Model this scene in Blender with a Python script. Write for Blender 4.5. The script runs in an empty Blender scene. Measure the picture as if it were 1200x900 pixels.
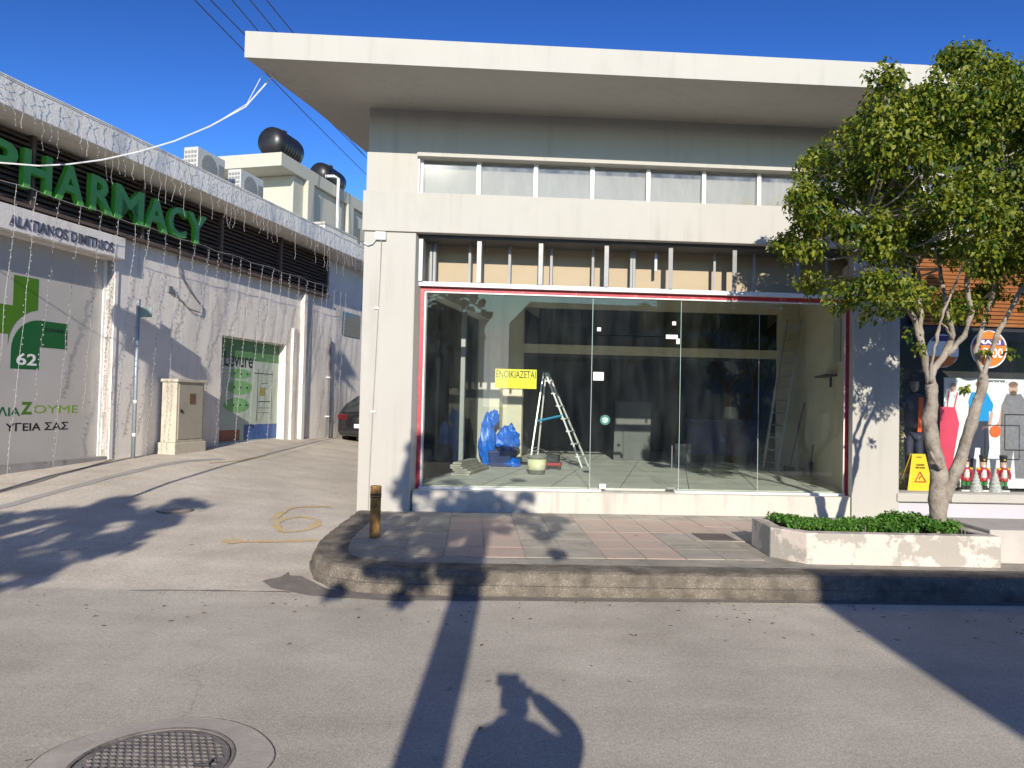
import bpy, bmesh, math, random
from mathutils import Vector, Matrix, noise
random.seed(7)
R = math.radians
sc = bpy.context.scene
col = sc.collection
# ------------------------------------------------------------------ camera, sky, sun
PITCH, ROLL = math.atan(23/850.), 0.023
cam = bpy.data.objects.new('camera', bpy.data.cameras.new('camera')); col.objects.link(cam)
cam.data.sensor_width = 36; cam.data.lens = 25.5; cam.data.clip_start = 0.05; cam.data.clip_end = 600
Fv = Vector((0, math.cos(PITCH), math.sin(PITCH))); R0 = Vector((1, 0, 0)); U0 = Vector((0, -math.sin(PITCH), math.cos(PITCH)))
Rt = R0*math.cos(ROLL) + U0*math.sin(ROLL); Up = U0*math.cos(ROLL) - R0*math.sin(ROLL)
M = Matrix.Identity(4)
for i in range(3):
    M[i][0] = Rt[i]; M[i][1] = Up[i]; M[i][2] = -Fv[i]
M[0][3], M[1][3], M[2][3] = 0, 0, 1.7
cam.matrix_world = M
sc.camera = cam
SUN_EL, SUN_AZ = 20.4, 0.6           # the shadows run along +Y, turned 0.6 degrees to the right
w = bpy.data.worlds.new('World'); sc.world = w; w.use_nodes = True
nt = w.node_tree; bg = nt.nodes['Background']
sky = nt.nodes.new('ShaderNodeTexSky'); sky.sky_type = 'NISHITA'; sky.sun_disc = False
sky.sun_elevation = R(SUN_EL); sky.sun_rotation = R(180+SUN_AZ)
sky.air_density = 1.0; sky.dust_density = 0.15; sky.ozone_density = 4.0; sky.altitude = 0
k1 = nt.nodes.new('ShaderNodeVectorMath'); k1.operation = 'MULTIPLY'; k1.inputs[1].default_value = (.22, .22, .22)
k2 = nt.nodes.new('ShaderNodeVectorMath'); k2.operation = 'MINIMUM'; k2.inputs[1].default_value = (1.9, 1.9, 1.9)
gm = nt.nodes.new('ShaderNodeGamma'); gm.inputs[1].default_value = 2.0          # clear dry air: deep blue overhead, neutral near the horizon
k3 = nt.nodes.new('ShaderNodeVectorMath'); k3.operation = 'MULTIPLY'; k3.inputs[1].default_value = (5.4, 5.4, 5.4)
nt.links.new(sky.outputs[0], k1.inputs[0]); nt.links.new(k1.outputs[0], k2.inputs[0]); nt.links.new(k2.outputs[0], gm.inputs[0]); nt.links.new(gm.outputs[0], k3.inputs[0]); nt.links.new(k3.outputs[0], bg.inputs[0])
bg.inputs[1].default_value = 0.115
sl = bpy.data.lights.new('sun', 'SUN'); sl.energy = 5.0; sl.angle = R(0.45); sl.color = (1, .915, .78)
so = bpy.data.objects.new('sun', sl); col.objects.link(so)
dv = Vector((math.sin(R(SUN_AZ))*math.cos(R(SUN_EL)), math.cos(R(SUN_AZ))*math.cos(R(SUN_EL)), -math.sin(R(SUN_EL))))
so.rotation_euler = dv.to_track_quat('-Z', 'Y').to_euler(); so.location = (0, -10, 15)
sc.view_settings.view_transform = 'Standard'; sc.view_settings.look = 'None'
sc.view_settings.exposure = 0.3; sc.view_settings.gamma = 1
sc.cycles.max_bounces = 10; sc.cycles.transparent_max_bounces = 24; sc.cycles.sample_clamp_indirect = 6

# ------------------------------------------------------------------ materials
def sock(n, k): return n.inputs[k]
def mat(name, c, rough=.8, var=.12, scale=3., sharp=0, c2=None, fine=0, bump=0., bscale=60., metal=0., spec=.4, stain=None, sscale=1.5, samt=.5, dot=None, dscale=60, drip=0):
    """colour c varied by noise; c2 = second colour; stain = third colour in patches; dot = speckles"""
    m = bpy.data.materials.new(name); m.use_nodes = True
    n = m.node_tree; P = n.nodes['Principled BSDF']; L = n.links.new
    tc = n.nodes.new('ShaderNodeTexCoord')
    nz = n.nodes.new('ShaderNodeTexNoise'); nz.inputs['Scale'].default_value = scale; nz.inputs['Detail'].default_value = 8; nz.inputs['Roughness'].default_value = .62
    L(tc.outputs['Object'], nz.inputs['Vector'])
    mx = n.nodes.new('ShaderNodeMix'); mx.data_type = 'RGBA'
    mr = n.nodes.new('ShaderNodeMapRange'); mr.inputs[1].default_value = .32; mr.inputs[2].default_value = .68
    L(nz.outputs[0], mr.inputs[0]); L(mr.outputs[0], mx.inputs['Factor'])
    a = [x*(1-var) for x in c]; b = [min(1, x*(1+var)) for x in c] if c2 is None else c2
    mx.inputs['A'].default_value = (*a, 1); mx.inputs['B'].default_value = (*b, 1)
    out = mx.outputs['Result']
    if stain:
        n2 = n.nodes.new('ShaderNodeTexNoise'); n2.inputs['Scale'].default_value = sscale; n2.inputs['Detail'].default_value = 10; n2.inputs['Roughness'].default_value = .7
        L(tc.outputs['Object'], n2.inputs['Vector'])
        r2 = n.nodes.new('ShaderNodeMapRange'); r2.inputs[1].default_value = .62-.2*samt; r2.inputs[2].default_value = .62-.2*samt+sharp if sharp else .66; r2.inputs[4].default_value = .9
        L(n2.outputs[0], r2.inputs[0])
        m2 = n.nodes.new('ShaderNodeMix'); m2.data_type = 'RGBA'; L(r2.outputs[0], m2.inputs['Factor']); L(out, m2.inputs['A']); m2.inputs['B'].default_value = (*stain, 1)
        out = m2.outputs['Result']
    if dot:
        vo = n.nodes.new('ShaderNodeTexVoronoi'); vo.inputs['Scale'].default_value = dscale; L(tc.outputs['Object'], vo.inputs['Vector'])
        r3 = n.nodes.new('ShaderNodeMapRange'); r3.inputs[1].default_value = .22; r3.inputs[2].default_value = .34; r3.inputs[3].default_value = .55; r3.inputs[4].default_value = 0
        L(vo.outputs['Distance'], r3.inputs[0])
        n4 = n.nodes.new('ShaderNodeTexNoise'); n4.inputs['Scale'].default_value = 5; n4.inputs['Detail'].default_value = 5; L(tc.outputs['Object'], n4.inputs['Vector'])
        r4 = n.nodes.new('ShaderNodeMapRange'); r4.inputs[1].default_value = .44; r4.inputs[2].default_value = .6; L(n4.outputs[0], r4.inputs[0])
        ml = n.nodes.new('ShaderNodeMath'); ml.operation = 'MULTIPLY'; L(r3.outputs[0], ml.inputs[0]); L(r4.outputs[0], ml.inputs[1])
        m3 = n.nodes.new('ShaderNodeMix'); m3.data_type = 'RGBA'; L(ml.outputs[0], m3.inputs['Factor']); L(out, m3.inputs['A']); m3.inputs['B'].default_value = (*dot, 1)
        out = m3.outputs['Result']
    if drip:
        mpd = n.nodes.new('ShaderNodeMapping'); mpd.inputs['Scale'].default_value = (7, 7, .45); L(tc.outputs['Object'], mpd.inputs[0])
        nd = n.nodes.new('ShaderNodeTexNoise'); nd.inputs['Scale'].default_value = 1.3; nd.inputs['Detail'].default_value = 7; L(mpd.outputs[0], nd.inputs['Vector'])
        ng = n.nodes.new('ShaderNodeTexNoise'); ng.inputs['Scale'].default_value = .7; ng.inputs['Detail'].default_value = 3; L(tc.outputs['Object'], ng.inputs['Vector'])
        rd = n.nodes.new('ShaderNodeMapRange'); rd.inputs[1].default_value = .5; rd.inputs[2].default_value = .75; rd.inputs[3].default_value = 0; rd.inputs[4].default_value = drip; L(nd.outputs[0], rd.inputs[0])
        rg = n.nodes.new('ShaderNodeMapRange'); rg.inputs[1].default_value = .4; rg.inputs[2].default_value = .62; L(ng.outputs[0], rg.inputs[0])
        md = n.nodes.new('ShaderNodeMath'); md.operation = 'MULTIPLY'; L(rd.outputs[0], md.inputs[0]); L(rg.outputs[0], md.inputs[1])
        m5 = n.nodes.new('ShaderNodeMix'); m5.data_type = 'RGBA'; L(md.outputs[0], m5.inputs['Factor']); L(out, m5.inputs['A']); m5.inputs['B'].default_value = (c[0]*.45, c[1]*.42, c[2]*.38, 1)
        out = m5.outputs['Result']
    L(out, P.inputs['Base Color'])
    P.inputs['Roughness'].default_value = rough; P.inputs['Metallic'].default_value = metal; P.inputs['Specular IOR Level'].default_value = spec
    if bump:
        nb = n.nodes.new('ShaderNodeTexNoise'); nb.inputs['Scale'].default_value = bscale; nb.inputs['Detail'].default_value = 6; L(tc.outputs['Object'], nb.inputs['Vector'])
        bp = n.nodes.new('ShaderNodeBump'); bp.inputs['Strength'].default_value = bump; bp.inputs['Distance'].default_value = .02
        L(nb.outputs[0], bp.inputs['Height']); L(bp.outputs[0], P.inputs['Normal'])
    return m

def glass_mat(name, tint=(.86, .93, .9), haze=.03, hazec=(.6, .66, .62), rough=.0, ior=1.5):
    m = bpy.data.materials.new(name); m.use_nodes = True; n = m.node_tree; L = n.links.new
    n.nodes.remove(n.nodes['Principled BSDF']); out = n.nodes['Material Output']
    t = n.nodes.new('ShaderNodeBsdfTransparent'); t.inputs[0].default_value = (*tint, 1)
    g = n.nodes.new('ShaderNodeBsdfGlossy'); g.inputs['Roughness'].default_value = rough
    d = n.nodes.new('ShaderNodeBsdfDiffuse'); d.inputs[0].default_value = (*hazec, 1)
    tc = n.nodes.new('ShaderNodeTexCoord'); mp = n.nodes.new('ShaderNodeMapping'); mp.inputs['Scale'].default_value = (3, 3, .7)
    nz = n.nodes.new('ShaderNodeTexNoise'); nz.inputs['Scale'].default_value = 2.2; nz.inputs['Detail'].default_value = 7
    L(tc.outputs['Object'], mp.inputs[0]); L(mp.outputs[0], nz.inputs['Vector'])
    mr = n.nodes.new('ShaderNodeMapRange'); mr.inputs[1].default_value = .35; mr.inputs[2].default_value = .75; mr.inputs[3].default_value = haze*.3; mr.inputs[4].default_value = haze*2
    L(nz.outputs[0], mr.inputs[0])
    m1 = n.nodes.new('ShaderNodeMixShader'); L(mr.outputs[0], m1.inputs[0]); L(t.outputs[0], m1.inputs[1]); L(d.outputs[0], m1.inputs[2])
    fr = n.nodes.new('ShaderNodeFresnel'); fr.inputs[0].default_value = ior
    m2 = n.nodes.new('ShaderNodeMixShader'); L(fr.outputs[0], m2.inputs[0]); L(m1.outputs[0], m2.inputs[1]); L(g.outputs[0], m2.inputs[2])
    L(m2.outputs[0], out.inputs[0])
    return m

def leaf_mat(name, a, b, trans=.35, rough=.45):
    m = bpy.data.materials.new(name); m.use_nodes = True; n = m.node_tree; L = n.links.new
    P = n.nodes['Principled BSDF']; out = n.nodes['Material Output']
    ge = n.nodes.new('ShaderNodeNewGeometry'); rp = n.nodes.new('ShaderNodeValToRGB')
    rp.color_ramp.elements[0].color = (*a, 1); rp.color_ramp.elements[1].color = (*b, 1); rp.color_ramp.elements[0].position = .1
    L(ge.outputs['Random Per Island'], rp.inputs[0]); L(rp.outputs[0], P.inputs['Base Color'])
    P.inputs['Roughness'].default_value = rough; P.inputs['Specular IOR Level'].default_value = .35
    t = n.nodes.new('ShaderNodeBsdfTranslucent'); L(rp.outputs[0], t.inputs[0])
    mx = n.nodes.new('ShaderNodeMixShader'); mx.inputs[0].default_value = trans; L(P.outputs[0], mx.inputs[1]); L(t.outputs[0], mx.inputs[2]); L(mx.outputs[0], out.inputs[0])
    return m

cream = mat('cream_paint', (.43, .415, .375), .75, .03, .9, bump=.06, bscale=35, stain=(.40, .385, .345), sscale=.8, samt=.35, drip=.3)
cream2 = mat('cream_render', (.46, .45, .38), .85, .04, 1.2, bump=.1, bscale=30)
soffit_m = mat('soffit_paint', (.50, .47, .40), .85, .05, 1.0, bump=.08, bscale=40)
offwhite = mat('white_wall_render', (.80, .755, .705), .85, .05, 1.2, stain=(.66, .62, .57), sscale=1.3, samt=.35, bump=.25, bscale=25, drip=.6)
lavender = mat('grey_wall_paint', (.47, .46, .50), .85, .05, 1.5, bump=.1)
white_al = mat('white_aluminium', (.72, .72, .70), .4, .04, 6)
grey_al = mat('grey_steel', (.22, .225, .225), .45, .1, 8, metal=.3)
red_p = mat('red_frame_paint', (.42, .035, .05), .45, .25, 14, stain=(.55, .25, .24), sscale=9, samt=.2)
galv = mat('galvanised_steel', (.42, .44, .46), .35, .08, 6, metal=.7)
board = mat('tan_plasterboard', (.41, .335, .235), .9, .05, 1.5)
int_wall = mat('beige_interior_wall', (.62, .57, .45), .9, .06, 1.2, stain=(.50, .46, .36), sscale=1.5, samt=.4)
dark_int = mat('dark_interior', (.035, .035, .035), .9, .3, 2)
floor_m = mat('dusty_floor_tile', (.62, .61, .56), .7, .12, 1.6, stain=(.50, .49, .45), sscale=2.5, samt=.6)
glass = glass_mat('shop_glass', tint=(.93, .965, .95), haze=.012, hazec=(.42, .46, .44))
glass_up = glass_mat('dusty_upper_glass', tint=(.92, .94, .94), haze=.14, hazec=(.55, .54, .5), rough=.05)
edge_g = mat('glass_edge', (.30, .42, .39), .15, .1, 10, spec=.8)
black_m = mat('black_plastic', (.02, .02, .022), .45, .2, 5)
tank_m = mat('black_tank_plastic', (.018, .018, .02), .35, .2, 4)
bark = mat('pale_tree_bark', (.27, .23, .185), .9, .2, 8, c2=(.37, .325, .27), stain=(.15, .12, .09), sscale=7, samt=.5, bump=.8, bscale=22)
leafm = leaf_mat('green_leaves', (.03, .08, .008), (.31, .33, .03), .42, .42)
leafdark = leaf_mat('shade_tree_leaves', (.03, .06, .015), (.08, .12, .02), .3)
hedge_m = leaf_mat('hedge_leaves', (.04, .13, .015), (.13, .29, .035), .35)
soil = mat('soil', (.06, .045, .03), .95, .3, 20)
planter_m = mat('peeling_planter_paint', (.60, .52, .45), .9, .06, 3, c2=(.66, .58, .51), stain=(.36, .335, .29), sscale=2.4, samt=.52, sharp=.03, bump=.3, bscale=24)
kerb_m = mat('worn_kerb_concrete', (.13, .112, .09), .95, .3, 5, c2=(.23, .20, .16), bump=.9, bscale=45, dot=(.40, .37, .32), dscale=48)
slab_m = mat('grey_pavement_concrete', (.36, .33, .275), .95, .2, 2.5, c2=(.46, .42, .355), stain=(.22, .21, .18), sscale=2.0, samt=.7, bump=.6, bscale=40)
pink_m = mat('pink_paving_tile', (.50, .375, .31), .9, .12, 3, c2=(.54, .43, .36), stain=(.37, .325, .275), sscale=3, samt=.75, bump=.3, bscale=60)
greytile_m = mat('grey_paving_tile', (.37, .34, .285), .9, .12, 3, c2=(.46, .42, .35), stain=(.26, .235, .195), sscale=2.6, samt=.6, bump=.4, bscale=60)
gutter_m = mat('gutter_mortar', (.21, .185, .16), .95, .2, 6, bump=.5, bscale=50)
yellow_road = mat('worn_yellow_road_paint', (.60, .44, .19), .9, .15, 12, stain=(.50, .455, .39), sscale=9, samt=.72, sharp=.1)
green_sign = mat('green_letter_face', (.10, .36, .06), .35, .1, 4, spec=.6)
green_edge = mat('green_letter_edge', (.10, .45, .05), .4, .1, 4)
louvre_m = mat('brown_louvre', (.13, .095, .075), .6, .15, 5, stain=(.2, .13, .09), sscale=6, samt=.3)
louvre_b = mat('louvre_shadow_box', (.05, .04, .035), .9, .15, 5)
frost = mat('frosted_pharmacy_film', (.48, .46, .435), .22, .05, 1, spec=.6)
lgreen = mat('light_green_film', (.07, .19, .015), .3, .08, 3, spec=.6)
dgreen = mat('dark_green_film', (.015, .115, .035), .3, .08, 3, spec=.6)
black_ink = mat('black_ink', (.012, .012, .014), .4, .1, 5)
white_ink = mat('white_ink', (.75, .75, .75), .5, .03, 5)
cab_m = mat('cream_cabinet_paint', (.50, .46, .37), .7, .08, 5, stain=(.40, .36, .29), sscale=4, samt=.4)
cabdoor_m = mat('grey_cabinet_door', (.36, .33, .27), .6, .1, 5, stain=(.30, .25, .20), sscale=5, samt=.4)
pole_m = mat('grey_painted_pole', (.36, .41, .46), .4, .1, 8, metal=.2)
rust_m = mat('rusty_steel', (.20, .11, .045), .85, .3, 8, c2=(.50, .27, .07), stain=(.05, .03, .02), sscale=7, samt=.45, bump=.4)
blue_bag = mat('blue_plastic_bag', (.006, .13, .60), .38, .25, 9, spec=.5)
blue_crate = mat('dark_blue_crate', (.02, .035, .13), .5, .2, 5)
yellow_m = mat('yellow_plastic', (.80, .55, .01), .45, .04, 5)
yellow_sheet = mat('yellow_sign_sheet', (.80, .72, .01), .5, .03, 5)
alu = mat('ladder_aluminium', (.66, .66, .64), .35, .06, 10, metal=.45)
car_paint = mat('black_car_paint', (.012, .012, .014), .12, .1, 3, spec=.8)
car_glass = mat('dark_car_glass', (.03, .035, .035), .05, .1, 3, spec=.9)
rubber = mat('tyre_rubber', (.02, .02, .02), .9, .1, 9)
red_lens = mat('red_lamp_lens', (.09, .006, .008), .15, .1, 9, spec=.8)
clear_lens = mat('clear_lamp_lens', (.7, .72, .75), .1, .1, 9, spec=.8)
cable_m = mat('black_cable', (.02, .02, .022), .6, .1, 9)
cable_w = mat('pale_cable', (.62, .62, .62), .6, .1, 9)
light_w = mat('fairy_light_wire', (.40, .39, .39), .5, .1, 9)
orange_m = mat('orange_blind', (.40, .165, .06), .6, .15, 6, stain=(.28, .12, .05), sscale=5, samt=.4)
iron = mat('cast_iron', (.16, .14, .13), .75, .2, 8, c2=(.26, .235, .215), bump=.3, stain=(.09, .08, .085), sscale=3, samt=.4)
roof_m = mat('roof_screed', (.4, .4, .38), .9, .1, 2)
street_wall = mat('pale_street_facade', (.42, .40, .36), .9, .1, 1)
winglass = mat('dark_window_glass', (.03, .035, .04), .08, .1, 3, spec=.8)

# ------------------------------------------------------------------ object helpers
ROOT = {}
def tag(o, label=None, cat=None, group=None, kind=None):
    if label: o['label'] = label
    if cat: o['category'] = cat
    if group: o['group'] = group
    if kind: o['kind'] = kind
    return o
def thing(name, label, cat, loc=(0, 0, 0), group=None):
    o = bpy.data.objects.new(name, None); o.empty_display_size = .2; col.objects.link(o); o.location = loc
    ROOT[o.name] = Vector(loc)
    return tag(o, label, cat, group)
class MB:
    def __init__(s, fr=None): s.v = []; s.f = []; s.mi = []; s.fr = fr or (lambda a, b, c: (a, b, c))
    def add(s, vs, fs, mi=0, raw=False):
        k = len(s.v); s.v += [tuple(v) if raw else tuple(s.fr(*v)) for v in vs]
        s.f += [tuple(k+i for i in f) for f in fs]; s.mi += [mi]*len(fs); return s
    def box(s, a0, a1, b0, b1, c0, c1, mi=0):
        vs = [(a, b, c) for c in (c0, c1) for b in (b0, b1) for a in (a0, a1)]
        return s.add(vs, [(0, 2, 3, 1), (4, 5, 7, 6), (0, 1, 5, 4), (2, 6, 7, 3), (0, 4, 6, 2), (1, 3, 7, 5)], mi)
    def hexa(s, bot, top, mi=0):
        return s.add(list(bot)+list(top), [(3, 2, 1, 0), (4, 5, 6, 7), (0, 1, 5, 4), (1, 2, 6, 5), (2, 3, 7, 6), (3, 0, 4, 7)], mi)
    def tube(s, path, r, n=6, mi=0, cap=True, raw=False):
        P = [Vector(p if raw else s.fr(*p)) for p in path]; rr = r if isinstance(r, (list, tuple)) else [r]*len(P)
        rings = []; up = Vector((0, 0, 1))
        d0 = (P[1]-P[0]).normalized(); x = d0.cross(up)
        if x.length < .05: x = d0.cross(Vector((0, 1, 0)))
        x.normalize()
        for i, p in enumerate(P):
            d = (P[min(i+1, len(P)-1)]-P[max(i-1, 0)]).normalized(); x = (x-d*x.dot(d)).normalized(); y = d.cross(x)
            rings.append([p+(x*math.cos(2*math.pi*j/n)+y*math.sin(2*math.pi*j/n))*rr[i] for j in range(n)])
        vs = [q for g in rings for q in g]; fs = []
        for i in range(len(P)-1):
            for j in range(n): fs.append((i*n+j, i*n+(j+1) % n, (i+1)*n+(j+1) % n, (i+1)*n+j))
        if cap: fs += [tuple(range(n))[::-1], tuple(range((len(P)-1)*n, len(P)*n))]
        return s.add(vs, fs, mi, raw=True)
    def lathe(s, c, prof, n=16, mi=0, ax=None):
        """prof = [(r, h)] about a vertical (or ax) axis through c, world space"""
        c = Vector(c); z = Vector(ax or (0, 0, 1)).normalized(); x = z.orthogonal().normalized(); y = z.cross(x)
        vs = [c+z*h+(x*math.cos(2*math.pi*j/n)+y*math.sin(2*math.pi*j/n))*r for r, h in prof for j in range(n)]; fs = []
        for i in range(len(prof)-1):
            for j in range(n): fs.append((i*n+j, i*n+(j+1) % n, (i+1)*n+(j+1) % n, (i+1)*n+j))
        fs += [tuple(range(n))[::-1], tuple(range((len(prof)-1)*n, len(prof)*n))]
        return s.add(vs, fs, mi, raw=True)
    def prism(s, pts, b0, b1, mi=0, plane='ac'):
        """polygon pts in (a, c) extruded from b0 to b1"""
        n = len(pts)
        if plane == 'ac': vs = [(a, b0, c) for a, c in pts]+[(a, b1, c) for a, c in pts]
        else: vs = [(a, b, b0) for a, b in pts]+[(a, b, b1) for a, b in pts]
        fs = [tuple(range(n))[::-1], tuple(range(n, 2*n))]+[(i, (i+1) % n, n+(i+1) % n, n+i) for i in range(n)]
        return s.add(vs, fs, mi)
    def make(s, name, mats, parent=None, smooth=False, bevel=0, **kw):
        me = bpy.data.meshes.new(name); o = bpy.data.objects.new(name, me); col.objects.link(o)
        org = Vector((0, 0, 0))
        if parent is not None:
            o.parent = parent; org = ROOT[parent.name]; ROOT[o.name] = org
        else:
            n = len(s.v); mn = [min(v[i] for v in s.v) for i in range(3)]; mx = [max(v[i] for v in s.v) for i in range(3)]
            org = Vector(((mn[0]+mx[0])/2, (mn[1]+mx[1])/2, mn[2])); o.location = org; ROOT[o.name] = org
            if kw.pop('atzero', False): org = Vector((0, 0, 0)); o.location = org; ROOT[o.name] = org
        kw.pop('atzero', None)
        me.from_pydata([tuple(Vector(v)-org) for v in s.v], [], s.f)
        mats = mats if isinstance(mats, (list, tuple)) else [mats]
        for m in mats: me.materials.append(m)
        if len(mats) > 1: me.polygons.foreach_set('material_index', s.mi)
        bm = bmesh.new(); bm.from_mesh(me); bmesh.ops.recalc_face_normals(bm, faces=bm.faces) if len(s.f) < 30000 else None; bm.to_mesh(me); bm.free()
        if smooth:
            me.polygons.foreach_set('use_smooth', [True]*len(me.polygons))
        if bevel:
            b = o.modifiers.new('bevel', 'BEVEL'); b.width = bevel; b.segments = 2; b.limit_method = 'ANGLE'
        me.update()
        return tag(o, kw.get('label'), kw.get('cat'), kw.get('group'), kw.get('kind'))
def copy_tree(o, loc=None, label=None, rotz=None):
    c = o.copy(); col.objects.link(c)
    if loc is not None: c.location = loc
    if rotz is not None: c.rotation_euler = (0, 0, rotz)
    if label: c['label'] = label
    for ch in o.children:
        d = ch.copy(); col.objects.link(d); d.parent = c
        for g in ch.children:
            e = g.copy(); col.objects.link(e); e.parent = d
    return c
def text_geo(txt, size, extrude, bold=0.0):
    cu = bpy.data.curves.new('lettering', 'FONT'); cu.body = txt; cu.size = size; cu.extrude = extrude; cu.offset = bold; cu.resolution_u = 3
    o = bpy.data.objects.new('lettering', cu); col.objects.link(o)
    dg = bpy.context.evaluated_depsgraph_get(); dg.update()
    me = bpy.data.meshes.new_from_object(o.evaluated_get(dg))
    vs = [tuple(v.co) for v in me.vertices]; fs = [tuple(p.vertices) for p in me.polygons]
    bpy.data.objects.remove(o); bpy.data.curves.remove(cu); bpy.data.meshes.remove(me)
    return vs, fs
def text_fit(mb, txt, a0, a1, c0, c1, b0, thick, bold=0.0, side=-1, mi=0, shear=0):
    """lettering stretched into a0..a1 (along) x c0..c1 (up); b0 = back, grows to side*thick"""
    vs, fs = text_geo(txt, 1.0, .5, bold)
    x0 = min(v[0] for v in vs); x1 = max(v[0] for v in vs); y0 = min(v[1] for v in vs); y1 = max(v[1] for v in vs)
    out = []
    for x, y, z in vs:
        t = (x-x0)/(x1-x0); q = (y-y0)/(y1-y0)
        out.append((a0+(a1-a0)*t, b0+side*thick*(z+.5), c0+(c1-c0)*q+shear*t))
    mb.add(out, fs, mi)
    return mb

# ------------------------------------------------------------------ frames of reference
A0 = Vector((-1.27, 9.83, 0)); ua = R(3.06); va = R(12.7)
FU = Vector((math.cos(ua), math.sin(ua), 0)); FV = Vector((math.sin(va), math.cos(va), 0)); FN = Vector((-math.sin(ua), math.cos(ua), 0))
def SH(u, s, z): p = A0+FU*u+FV*s; return (p.x, p.y, z)          # along the shop front, back along the alley, up
def OR(u, n, z): p = A0+FU*u+FN*n; return (p.x, p.y, z)          # square to the shop front
Q0 = Vector((-7.136, 13, 0)); qa = R(14.4)
QV = Vector((math.sin(qa), math.cos(qa), 0)); QN = Vector((math.cos(qa), -math.sin(qa), 0))
def PH(q, n, z): p = Q0+QV*q+QN*n; return (p.x, p.y, z)          # along the pharmacy wall, out into the alley, up
def lerp(x, xs, ys):
    if x <= xs[0]: return ys[0]
    for i in range(len(xs)-1):
        if x <= xs[i+1]: return ys[i]+(ys[i+1]-ys[i])*(x-xs[i])/(xs[i+1]-xs[i])
    return ys[-1]
def gz(x, y): return lerp(y, [6.3, 10.9, 13, 19.2, 22], [0, .45, .55, .71, .72])*lerp(x, [-6, -2.2], [1, .35])

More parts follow.
